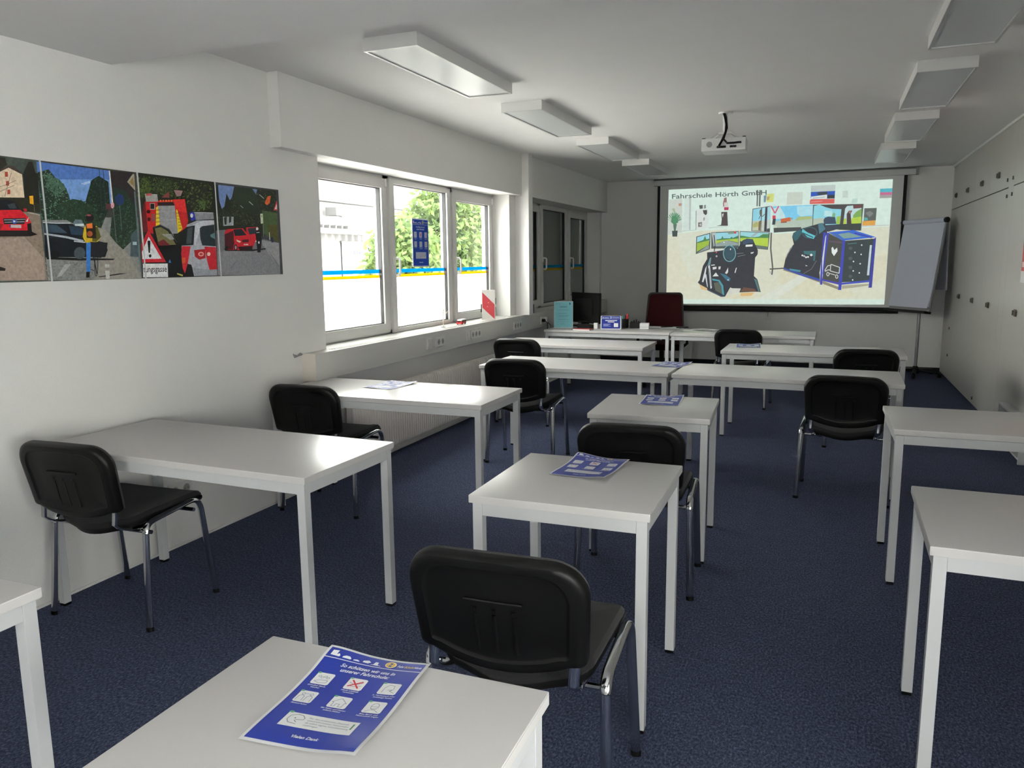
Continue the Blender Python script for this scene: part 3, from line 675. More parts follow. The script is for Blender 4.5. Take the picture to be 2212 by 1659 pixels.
D.p('#b9c6c2', '610,182 1062,162 1055,280 608,296'); D.p('#2a55b4', '608,296 1055,276 1046,416 606,412'); D.p('#39424c', '725,302 912,287 915,352 730,352'); D.p('#30383a', '912,352 1046,346 1042,412 912,418'); D.p('#d9dfdc', '612,382 908,342 906,412 616,452'); D.p('#d45f5a', '592,450 612,428 1046,422 1040,506 588,517'); D.l('#e0908a', '610,480 820,462', 16); D.l('#9ab0bd', '640,410 870,388', 14)
D.p('#53b1c1', '1880,236 2108,226 2103,296 1880,302'); D.p('#c06a8e', '1880,302 2103,296 2099,346 1878,352'); D.p('#a3a09f', '1878,352 2099,346 2095,402 1872,412'); D.p('#b9d6cc', '1370,420 1470,410 1460,500 1355,502'); D.p('#c3d2c9', '1190,280 1290,270 1290,400 1190,400')
D.p('#5c625f', '1592,595 1820,588 1802,820 1578,832'); D.p('#7a7f7c', '1610,680 1700,640 1760,690 1690,760'); D.p('#58a8a4', '1590,760 1650,770 1660,812 1585,825'); D.p('#dca04a', '1560,832 1798,815 1792,905 1553,918'); D.p('#c3cac2', '1550,915 2050,895 2048,915 1548,935')
D.p('#4a4647', '655,530 1577,514 1532,1006 640,965'); D.p('#8dd2e0', '668,548 770,530 890,578 995,605 1172,612 1142,888 640,945'); D.p('#b8e0e2', '860,640 1000,640 1000,740 850,740'); D.p('#b3c0ae', '655,790 850,770 850,900 642,945'); D.p('#9ec048', '1085,752 1152,732 1142,886 1072,882'); D.p('#7fae7a', '1000,720 1030,670 1060,700 1050,760 1005,765')
D.p('#bcd8da', '1238,602 1275,552 1545,530 1533,870 1203,892'); D.p('#7dab5a', '1385,725 1440,660 1542,598 1535,780 1385,790'); D.p('#b3cf4a', '1215,790 1262,780 1262,885 1206,888'); D.p('#b3cf4a', '1355,775 1538,745 1533,870 1345,882'); D.p('#6d4446', '1385,540 1545,530 1543,590 1392,602'); D.p('#4a3a40', '1268,700 1305,640 1370,636 1340,700 1355,882 1268,886'); D.e('#94706a', 1328, 665, 24, 30); D.p('#3a413f', '1068,890 1538,870 1531,1006 1120,990')
D.l('#5b6664', '655,530 640,960', 14); D.l('#8fa09c', '1577,514 1532,1006', 12)
D.frame(1430, 380, 8.848); D.l('#cc5f7c', '2086,578 2160,715 2232,575', 26); D.p('#cc3f58', '2113,757 2172,755 2172,822 2110,824'); D.p('#3a4144', '2118,822 2175,818 2162,930 2104,934')
# truck simulator
D.frame(1660, 480, 8.193)
D.l('#5c5c5a', '50,185 40,470 75,810 60,930', 26); D.l('#55534f', '20,830 275,815', 22); D.p('#b9b9b2', '5,850 55,880 50,925 20,905')
D.p('#8d8672', '255,850 600,955 920,1075 1240,1195 1250,1150 920,1020 270,830')
D.p('#35363f', '450,390 420,260 440,190 560,120 880,30 1000,20 1040,180 990,300 940,640 905,900 912,1005 600,930 265,818 300,650 380,470')
D.p('#36606a', '420,250 445,190 560,125 600,180 520,300 470,340'); D.p('#4c7886', '875,25 960,12 1010,120 900,210'); D.p('#3d4c60', '975,-40 1000,-80 1060,-100 1180,-90 1200,30 980,35'); D.p('#3a4350', '1000,50 1200,40 1260,110 1060,170 1010,160')
D.ring('#3e5a60', 730, 185, 140, 20, 24, 105); D.p('#62c0ca', '600,115 690,180 830,240 800,298 690,262 590,170'); D.l('#2f4a50', '610,190 790,270', 16)
D.p('#3f6f74', '620,510 840,505 820,690 640,600'); D.p('#3a3b44', '640,560 800,600 790,690 640,640')
for x, y, q in ((600, 588, 16), (632, 600, 14), (665, 620, 16), (700, 615, 16), (757, 580, 22)): D.e('#dfe4e2', x, y, q)
D.p('#c9cdca', '655,755 695,772 660,780'); D.l('#6f767a', '620,910 760,830 850,680', 8); D.l('#8b9096', '300,650 340,560 420,430', 14); D.p('#3c4fa0', '262,800 600,912 912,1003 905,1045 600,955 265,828'); D.p('#4a8ea0', '370,820 570,850 560,885 380,850')
D.e('#d9dfdd', 918, 895, 16, 32); D.e('#d9dfdd', 880, 1072, 20, 12)
D.p('#4a4a45', '1060,190 1315,325 1272,1088 950,1015'); D.p('#5e4f5e', '1070,320 1300,340 1298,380 1062,350'); D.p('#384143', '1350,330 1872,290 1802,1035 1290,1065')
D.p('#3968cc', '1055,180 1510,138 1905,265 1312,328'); D.p('#7f9f9a', '1230,212 1420,182 1650,258 1335,290'); D.p('#4a6fb0', '1080,195 1200,200 1320,300 1280,300'); D.l('#4040a0', '1520,190 1830,275', 22)
D.p('#4046b4', '972,182 1018,178 952,640 950,1108 912,1102 925,800'); D.p('#4046b4', '1028,185 1072,188 1010,640 965,1000 955,900'); D.p('#4046b4', '1310,320 1357,325 1288,1200 1232,1200'); D.p('#3b3f9c', '1862,295 1906,268 1830,1158 1770,1160')
D.p('#4a45a8', '950,1002 1272,1075 1266,1112 950,1035'); D.p('#4450b4', '1290,1072 1805,1022 1803,1058 1290,1108')
D.p('#e2e8e6', '1115,455 1140,435 1166,492 1215,450 1222,512 1160,600 1120,540')
D.l('#cdd2d0', '1105,745 1260,800 1250,905 1092,862 1105,745', 14); D.l('#cdd2d0', '1092,765 1050,770 1002,845 1005,870 1060,840 1085,850', 14); D.ring('#cdd2d0', 1052, 918, 27, 13, 18, 38); D.ring('#cdd2d0', 1208, 962, 27, 13, 18, 38); D.l('#cdd2d0', '1080,905 1180,935', 12)
for x, y in ((1650, 405), (1530, 535), (1640, 570), (1505, 695), (1623, 735), (1500, 862), (1608, 897), (1490, 1022)): D.e('#dde3e1', x, y, 13)
D.p('#bfced9', '1795,405 1832,405 1782,940 1742,940'); D.l('#4f7f80', '1400,385 1560,368', 12)
for y in (460, 640, 800, 960): D.blob('#4f5a58', 1410, y-35, 1490, y+35, 12, .3, y)
D.p('#a9a68f', '1300,1180 1500,1160 1780,1120 1770,1090 1300,1120')
# car simulator
D.frame(1430, 490, 8.508)
D.p('#4b5355', '630,180 892,108 882,412 622,502'); D.p('#9ad4e2', '645,190 872,128 872,262 642,296'); D.p('#4d8054', '642,285 760,240 790,165 815,230 870,215 868,260 642,310'); D.p('#9dbb42', '642,300 868,248 862,325 638,460'); D.p('#8d9a98', '640,485 862,325 866,402')
D.p('#4f5859', '905,100 1412,78 1412,392 905,402'); D.p('#96d2de', '985,112 1402,92 1402,215 985,240'); D.p('#b2bfbd', '915,110 985,105 1010,345 950,360'); D.p('#4a8058', '1000,235 1090,215 1110,165 1130,210 1250,210 1280,180 1300,205 1402,160 1402,240 1000,255'); D.p('#a9c54a', '990,250 1402,215 1402,290 1230,250 1140,262 990,310'); D.p('#93a39f', '985,320 1150,255 1230,255 1402,300 1402,340 985,360'); D.p('#7fa08e', '1210,100 1330,95 1325,130 1215,135'); D.e('#d0444c', 1345, 105, 22); D.e('#e6e9e6', 1140, 285, 12)
D.p('#4b5355', '1432,78 1982,105 1948,422 1428,372'); D.p('#9ad4da', '1442,90 1965,115 1955,215 1438,215'); D.p('#9fb2b4', '1630,180 1720,100 1780,105 1640,210'); D.p('#4f8a54', '1440,160 1520,170 1640,195 1780,180 1850,135 1965,130 1958,215 1440,220'); D.p('#b3d048', '1438,205 1955,205 1945,365 1700,330 1435,260'); D.p('#66736f', '1435,300 1700,330 1945,370 1942,412 1430,362')
D.p('#d3d6d2', '870,420 1210,400 1200,440 860,455')
D.p('#32333b', '828,470 960,455 1120,430 1250,330 1390,400 1480,250 1560,215 1670,228 1700,300 1762,430 1758,505 1712,565 1690,905 1752,965 1815,1200 1740,1192 1430,1205 1255,1112 1160,1282 1090,1280 838,1162 740,1100 658,1022 690,980 752,720 830,590')
D.p('#36505c', '1150,430 1250,345 1360,385 1300,640 1140,560'); D.ring('#6fa9b0', 1240, 490, 120, 16, 24, 155); D.p('#d8dcda', '1250,400 1272,395 1265,425 1250,430')
D.p('#3e4f66', '1480,262 1560,220 1665,232 1690,290 1600,300 1490,330'); D.p('#dfe3e1', '1540,330 1668,322 1662,360 1535,368'); D.p('#cdd2d0', '1630,470 1692,460 1672,490 1632,495'); D.l('#7d8688', '1365,495 1500,480', 8); D.l('#7d8688', '1390,545 1530,515', 8)
D.p('#d2d6d2', '733,1012 795,765 822,715 800,900 760,1018'); D.p('#d2d6d2', '900,700 970,690 972,708 905,715'); D.p('#d2d6d2', '930,740 1002,732 1000,772 935,788'); D.p('#d2d6d2', '1038,730 1080,728 1070,780 1038,782'); D.p('#d2d6d2', '990,838 1042,908 928,912'); D.p('#d2d6d2', '1158,852 1216,748 1216,830 1190,868'); D.p('#d2d6d2', '1332,842 1360,752 1376,752 1350,848')
D.p('#6a8f92', '880,572 906,560 890,690 832,722'); D.p('#cfd5d6', '848,722 880,700 918,1120 892,1142'); D.l('#3a4144', '860,760 905,1090', 8); D.p('#cfd5d6', '785,880 815,870 842,1100 832,1110'); D.p('#5b6055', '950,1030 1060,1008 1120,1242 982,1172'); D.p('#4a9aa8', '918,950 1060,978 1125,1080 1142,1255 1110,1245 1088,1090 1040,1002 930,985'); D.p('#3f6f86', '1060,850 1170,880 1260,950 1240,1000 1190,985'); D.e('#9fd0d6', 1215, 975, 14); D.p('#48556a', '838,1150 1090,1270 1160,1275 1155,1285 1085,1288 836,1168')
D.p('#d0d1c6', '1258,1128 1450,1132 1425,1195 1175,1262'); D.p('#6a4a3c', '1440,1190 1500,1110 1700,1140 1740,1195'); D.p('#d9b67a', '1440,1215 1700,1205 1640,1270 1450,1275'); D.p('#d8b884', '680,1050 830,1130 830,1170 720,1150'); D.e('#c7525c', 1000, 468, 14); D.e('#9fa9b0', 1003, 540, 18); D.p('#55787a', '1690,950 1740,970 1800,1190 1770,1190'); D.l('#2c2c33', '955,150 975,330 960,450', 16)
D.build('projected_image', M_BEAM, ps)

# ================================================================== photo board on the left wall
def pr(X):
    d_ = Vector(X)-CAM; z = d_.dot(FWD); return (1106+FPX*d_.dot(RGT)/z, 829.5-FPX*d_.dot(UPV)/z)
PY = [1.86, 2.404, 2.9095, 3.4275, 3.963]; PZ = (1.422, 1.930)
pb = thing('photo_board', 'long board with four road traffic photographs on the left wall', 'picture', (WL, 2.9, 1.676))
MB().box(0.0005, 0.018, PY[0]-2.9-.004, PY[-1]-2.9, PZ[0]-1.676, PZ[1]-1.676, 0.001).build('board', mat('board_white', (0.62, 0.63, 0.64), 0.4, vary=0.01), pb)
for yy in PY[1:-1]: MB().box(0.0182, 0.0235, yy-2.9-.0024, yy-2.9+.0024, PZ[0]-1.676, PZ[1]-1.676).build('divider', MATS['board_white'], pb)
def pmap(px, py, l):
    q = un(px, py, 0, WL+0.0185+l); return (q.x-WL, q.y-2.9, q.z-1.676)
def picture(i, base):
    d_ = Draw(pmap, 2e-5, 1.75); g = 0.0035
    y0, y1 = PY[i]+(g if i else 0), PY[i+1]-(g if i < 3 else 0)
    d_.p(base, [pr((WL+.0185, y, z)) for y, z in ((y0, PZ[1]), (y1, PZ[1]), (y1, PZ[0]), (y0, PZ[0]))]); return d_
P = picture(0, '#3a423d'); P.frame(0, 330, 5.722)
P.p('#6f6358', '-900,700 330,715 495,765 585,1575 -900,1600'); P.speck(['#6a5e53', '#75695e', '#645a50'], '-300,760 480,780 580,1570 -300,1580', 260, 18, 11); P.p('#82736a', '-600,1100 300,1040 540,1300 560,1570 -600,1590'); P.p('#26261f', '-900,0 60,60 90,150 0,220 -900,240'); P.p('#3a2f2a', '-500,330 0,215 100,160 160,160 300,275 300,300 270,265 105,185 0,235 -500,380'); P.p('#b5a48f', '-500,360 0,235 105,185 272,268 302,555 -500,545')
P.p('#1d1d18', '285,255 350,110 400,110 440,250 470,255 497,740 335,720 302,555'); P.p('#26251b', '-900,545 302,555 497,640 497,742 -900,660')
for a, b_, c_, d_ in ((60, 235, 97, 297), (75, 350, 112, 407), (90, 455, 127, 512)): P.r('#8d3a2c', a, b_, c_, d_)
P.l('#4a3f35', '0,420 90,390 200,340', 5); P.l('#4a3f35', '0,480 110,430 180,400', 5); P.l('#5b4c3f', '60,540 95,400 140,250', 6)
P.p('#b98418', '362,535 410,530 416,640 370,628'); P.l('#5a5a56', '420,640 428,730', 6); P.l('#8f8a80', '340,735 498,770', 12)
P.p('#141010', '-500,1000 395,975 465,1010 380,1032 -500,1040'); P.p('#a81824', '-400,715 250,705 350,795 385,860 392,965 -400,965'); P.p('#13161b', '-400,592 100,578 170,600 252,705 -400,714'); P.p('#32383e', '90,640 180,620 210,690 120,690'); P.p('#82111a', '-400,860 40,880 0,965 -400,965'); P.p('#1b1617', '-400,960 392,960 390,1000 350,1022 -400,1030'); P.p('#191a1c', '35,812 322,805 300,882 52,884'); P.l('#8f9296', '50,830 315,822', 7); P.l('#8f9296', '55,860 305,852', 7); P.e('#2b4a8e', 178, 848, 30); P.p('#dfe5ee', '165,832 195,848 168,864'); P.p('#a3a3a0', '120,888 263,892 263,930 120,926'); P.p('#2a3a7a', '120,888 133,888 133,926 120,926'); P.p('#aab0b6', '318,852 357,793 342,852'); P.p('#120f0f', '335,880 385,868 396,990 348,1012'); P.p('#8c1620', '285,690 330,690 335,722 300,728'); P.p('#191513', '-100,1375 70,1430 62,1460 -100,1455')
P.build('picture', M_BOARD, pb)
P = picture(1, '#33352f'); P.frame(0, 330, 5.722)
P.p('#41609a', '450,108 1360,222 1380,480 482,480'); P.p('#5f7fae', '466,330 1362,330 1385,640 500,640'); P.p('#6d6e6c', '520,800 1705,800 1752,1558 594,1578'); P.p('#8fa3bd', '1000,380 1110,345 1120,370 1040,400')
P.p('#1a271e', '466,240 520,230 600,205 700,325 790,390 850,520 880,640 905,830 515,830'); P.p('#3a5344', '590,250 740,335 820,450 690,530 560,420'); P.speck(['#24382a', '#3d5a47', '#15201a', '#4f6b58'], '462,240 520,230 600,205 700,325 790,390 850,520 880,640 905,830 515,830', 420, 13, 2); P.p('#16231b', '1060,590 1130,340 1220,285 1340,360 1362,640 1250,930 1100,870'); P.p('#1f3122', '720,640 900,570 1010,590 1180,690 1250,930 900,870 740,790'); P.speck(['#24382a', '#1f3024', '#0f1913', '#2f4a38'], '1060,590 1130,340 1220,285 1340,360 1362,640 1250,930 1100,870 900,850 740,780 760,650 900,580', 380, 13, 4); P.p('#241f20', '1358,222 1648,250 1702,960 1425,700'); P.p('#1a2a20', '1400,420 1560,470 1690,700 1690,1000 1420,900')
P.p('#7a766f', '1190,920 1310,960 1620,1290 1742,1545 1180,1568 1245,1250'); P.p('#1d2a20', '1380,800 1600,780 1690,960 1640,1080 1520,1195 1430,1110 1360,1020'); P.speck(['#2a4030', '#142018', '#35503c'], '1380,700 1600,560 1690,960 1640,1080 1520,1195 1430,1110 1360,1020', 260, 12, 6); P.p('#3a474c', '1620,1010 1700,930 1715,1290 1610,1280'); P.l('#87999d', '1640,1120 1690,1120', 40); P.l('#525f62', '1665,480 1740,1470', 18)
P.l('#c3c9cc', '1352,222 1392,640', 16); P.l('#2b3038', '1228,200 1260,720', 7); P.l('#2b3038', '1275,210 1310,720', 7); P.e('#1c2d55', 1478, 578, 55, 72); P.e('#b37e86', 1390, 650, 22, 38); P.l('#4a5256', '1480,660 1505,960', 8); P.l('#4a5256', '1400,690 1440,1105', 9); P.r('#4e2a30', 1310, 630, 1370, 700)
P.p('#8d8578', '1572,360 1640,262 1658,262 1672,470'); P.p('#7c6a3c', '1598,360 1645,300 1660,420')
P.speck(['#686967', '#757674', '#5f605e'], '560,1340 1180,1340 1180,1565 595,1575', 220, 16, 12); P.p('#0d0d0d', '575,1292 1420,1310 1400,1326 960,1332 580,1316'); P.p('#12161b', '530,868 900,880 1040,930 1060,1060 1300,1110 1332,1200 1300,1290 562,1292 545,1000'); P.p('#2a3945', '532,880 700,890 832,992 546,985'); P.p('#1f3040', '850,900 1020,930 1030,1020 880,1010'); P.p('#8d9299', '546,990 820,1030 1032,1080 1032,1102 800,1052 546,1012'); P.p('#9aa0a6', '915,1085 1060,1100 1050,1115 915,1100'); P.e('#3b4348', 985, 1240, 70, 75); P.e('#0b0c0e', 680, 1255, 62, 52); P.l('#aeb4ba', '530,862 700,872 870,868', 9); P.p('#55646c', '900,880 930,825 1010,828 1040,905 930,908'); P.p('#a9b2b6', '925,880 1035,875 1040,905 930,905')
P.p('#a98f1f', '1040,915 1200,905 1250,1040 1210,1100 1060,1115 1022,1040'); P.p('#4a4a20', '1150,915 1205,915 1250,1040 1190,1100 1140,1095'); P.p('#241a14', '1060,890 1180,895 1192,1060 1072,1052'); P.e('#170d12', 1112, 805, 50, 50); P.e('#7a3640', 1100, 772, 28, 12); P.p('#c2622a', '1065,882 1140,868 1146,932 1075,936'); P.e('#85431f', 1110, 1002, 36, 36)
P.p('#1c1c20', '1110,1100 1330,1110 1320,1220 1250,1300 1130,1290'); P.p('#2f62a0', '1065,1112 1122,1108 1117,1472 1070,1472'); P.p('#100e0e', '1065,1472 1112,1470 1105,1542 1065,1542'); P.ring('#14110f', 1190, 1390, 24, 9, 18, 140); P.l('#14110f', '1150,1260 1200,1500', 12); P.l('#14110f', '1120,1440 1165,1460', 8); P.p('#1c1a19', '1215,1530 1480,1490 1575,1490 1420,1515 1230,1538')
P.p('#9c9c9a', '1300,1378 1350,1378 1352,1420 1300,1420'); P.p('#9c9c9a', '1300,1458 1352,1458 1358,1556 1312,1558'); P.p('#868785', '800,1378 880,1376 760,1520 700,1542')
P.build('picture', M_BOARD, pb)
P = picture(2, '#1a1d15'); P.frame(280, 360, 6.379)
P.blob('#36441e', 85, 115, 330, 440, 30, .35, 2); P.blob('#2a3520', 300, 150, 640, 420, 30, .35, 5); P.blob('#3a4a28', 930, 430, 1080, 600, 20, .4, 6); P.speck(['#3c4a20', '#2a3318', '#0e110c', '#4c5a2c', '#20281a'], '85,115 1120,235 1150,620 900,620 760,440 420,420 190,470 110,420', 700, 15, 7)
P.p('#55161a', '150,720 205,480 250,480 262,900 165,905'); P.p('#a01a1e', '215,482 390,470 760,445 792,640 806,745 790,830 700,900 330,930 255,900'); P.p('#b52424', '600,452 760,447 790,640 640,600'); P.p('#1f1213', '385,492 600,486 622,538 385,548'); P.p('#7f7f82', '388,540 620,536 666,920 432,932'); P.l('#96969a', '400,620 630,610', 4); P.l('#96969a', '405,740 645,730', 5)
for k in range(5): P.r('#d2602c', 418+38*k, 458, 436+38*k, 482)
P.p('#b5a41f', '365,560 392,545 428,930 360,935'); P.p('#b5a41f', '640,592 656,590 728,858 664,918'); 
for k in range(6): P.l('#5c2416', f'{362},{600+55*k} {420},{596+55*k}', 7); P.l('#5c2416', f'{645+8*k},{640+42*k} {690+6*k},{640+42*k}', 6)
P.p('#8b8b88', '278,503 347,503 352,592 284,592'); P.r('#120d0d', 287, 512, 340, 582); P.p('#8a8a88', '210,372 380,380 392,482 225,482'); P.p('#a5434a', '225,375 300,365 300,400 225,400'); P.p('#6f3434', '440,425 545,340 550,430'); P.p('#85676a', '608,322 732,332 705,402 650,412'); P.p('#7a4040', '300,650 360,650 362,755 303,758'); P.e('#3a1012', 260, 620, 28, 26); P.e('#3a1012', 268, 725, 24, 28)
P.p('#0e1011', '318,835 420,798 545,865 650,1040 702,1330 520,1352 440,1200 350,1085'); P.p('#5d5a3a', '348,850 430,832 530,892 600,1010 640,1075 400,1085'); P.p('#7a7a78', '440,930 600,925 620,1000 560,1010'); P.p('#5c1a22', '385,1040 470,1000 560,1085 400,1088'); P.l('#2e3336', '330,840 420,803 545,868 650,1045', 14)
P.p('#0e0f12', '515,1320 700,1040 722,1340 805,1510 540,1516'); P.p('#2a5f9a', '535,1320 555,1275 572,1325'); P.p('#8e8a4a', '655,1465 735,1490 730,1512 655,1485')
P.p('#8f9299', '790,800 930,742 1163,737 1190,1100 1209,1500 888,1508 862,1380 800,1335 722,1335 716,1090'); P.p('#a9abb0', '880,800 1000,742 1163,740 1168,790 980,820 930,1000 900,1090'); P.p('#7d8086', '880,1400 1205,1420 1208,1500 890,1506')
P.p('#77797d', '890,628 1153,635 1162,722 910,736'); P.l('#a5a8ab', '890,630 1153,637', 8); P.p('#1f2c8e', '820,640 880,618 912,728 852,750'); P.e('#cfd6e8', 856, 674, 20, 30)
P.p('#16191c', '700,960 780,832 900,808 880,1080 706,1090'); P.p('#394044', '800,850 870,825 850,1060 780,1065'); P.p('#1f282b', '965,850 1000,822 1165,800 1188,1098 1002,1086 975,1000'); P.p('#4f6a6c', '1110,940 1170,910 1180,1000 1120,970')
P.p('#a01c28', '722,1095 840,1098 802,1330 762,1472 730,1400 710,1200'); P.p('#a54a22', '720,1260 770,1250 770,1330 722,1335'); P.p('#a01c28', '1030,1100 1189,1110 1204,1415 1100,1420 1060,1260'); P.p('#8c1a22', '888,1150 1040,1134 1046,1260 960,1282 900,1240'); P.e('#c98a86', 985, 1205, 40, 32); P.e('#a02830', 985, 1205, 22, 16); P.e('#d0a49c', 1090, 1205, 24, 26); P.p('#0e0e10', '800,1340 850,1350 885,1506 800,1510 765,1480')
P.p('#a31b2a', '258,868 502,1315 176,1322 164,1152 161,1072'); P.p('#b9bcc9', '262,965 440,1268 176,1274 171,1172'); P.p('#0b0c10', '246,1020 287,1018 281,1188 262,1188'); P.e('#0b0c10', 283, 1230, 18, 22)
P.p('#c3c9d6', '183,1338 524,1334 530,1522 188,1526'); P.t('#101216', 'tungsgasse', 190, 1455, 118, 512, 1448, bold=0.008)
P.build('picture', M_BOARD, pb)
P = picture(3, '#35363a'); P.frame(280, 360, 6.379)
P.p('#1e221a', '1140,240 1215,250 1275,600 1440,275 2015,335 2045,800 1850,960 1320,880 1190,870'); P.speck(['#2c3a26', '#10140e', '#37462c', '#242e20'], '1150,250 1235,470 1275,600 1420,430 1470,280 2010,335 2035,640 1850,800 1600,820 1190,800', 600, 14, 9); P.p('#5b6d96', '1218,250 1440,275 1410,420 1340,520 1270,580 1230,470'); P.p('#5b6d96', '1690,305 1760,315 1740,380'); P.p('#3a4a2e', '1820,600 2035,640 2052,1040 1850,930'); P.p('#1a2119', '1300,600 1335,370 1390,480 1400,640'); P.p('#202a1e', '1420,430 1470,280 1660,300 1760,420 1800,640 1560,640'); P.p('#181d16', '1150,260 1215,250 1235,470 1275,600 1180,700')
P.p('#5f5f63', '1192,880 1320,870 1310,1100 1850,1000 2060,1050 2076,1484 1217,1500'); P.p('#6d6d71', '1205,1170 2065,1150 2074,1480 1216,1496'); P.p('#7d7c7f', '1810,1010 2056,1052 2070,1380 1950,1240 1830,1080'); P.p('#85898e', '1285,690 1432,690 1432,810 1290,818'); P.p('#252a22', '1300,700 1340,690 1335,800 1310,800'); P.p('#252a22', '1370,690 1400,690 1400,760 1370,780'); P.p('#44421f', '1900,800 2040,800 2052,1045 1920,980')
P.l('#4a4a4e', '1400,1400 1480,1290', 5); P.l('#4a4a4e', '1940,1200 2065,1380', 7); P.l('#8d9094', '1525,535 1565,570', 7); P.l('#a0a3a6', '1645,480 1700,530', 8); P.l('#8f9396', '1790,385 1850,440', 9)
P.p('#151416', '1300,1130 1700,1140 1880,1125 1870,1140 1690,1165 1320,1160'); P.p('#a01824', '1605,840 1762,828 1765,1020 1640,1010 1608,920'); P.p('#222c33', '1625,850 1742,840 1747,920 1650,936'); P.l('#b9b4ac', '1650,1030 1750,1025', 22)
P.p('#a31824', '1310,905 1340,862 1560,850 1640,950 1742,1010 1692,1130 1500,1150 1320,1142'); P.p('#3a0d14', '1308,932 1430,880 1442,1060 1422,1142 1314,1132'); P.p('#1b2229', '1430,866 1545,858 1612,945 1450,956'); P.p('#2a0c12', '1490,1105 1692,1090 1692,1138 1530,1160'); P.p('#c4b9a4', '1470,1005 1535,1030 1520,1048 1480,1030'); P.p('#3a1418', '1545,1010 1640,1000 1640,1040 1555,1045'); P.e('#131214', 1462, 1115, 24, 46); P.e('#8f8a88', 1462, 1115, 12, 28); P.e('#131214', 1335, 1125, 22, 36); P.e('#131214', 1655, 1130, 30, 30); P.r('#b8b4ae', 1575, 1065, 1635, 1082)
P.p('#101012', '1730,905 1752,880 1800,885 1822,1005 1805,1180 1762,1182 1748,1040'); P.e('#c6c0c4', 1758, 855, 17, 20); P.l('#b8b8ba', '1745,910 1790,905', 7); P.r('#c9c9c6', 1772, 1030, 1790, 1060); P.p('#1c1b1c', '1800,1130 1880,1122 1870,1138 1800,1150')
P.p('#a9b09f', '1800,650 1835,648 1842,780 1808,785'); P.e('#7f9560', 1818, 680, 10, 16); P.l('#7d807c', '1840,790 1845,960', 5); P.l('#b0b2b0', '1925,905 1932,1010', 9); P.p('#1f2440', '1945,975 1975,970 1985,1040 1955,1045'); P.p('#ab4a22', '1860,500 1900,410 1946,400 1932,500 1892,532'); P.p('#ad323e', '1983,602 2024,472 2031,475 2036,602'); P.p('#b9b4b4', '2000,585 2028,510 2032,585')
P.build('picture', M_BOARD, pb)

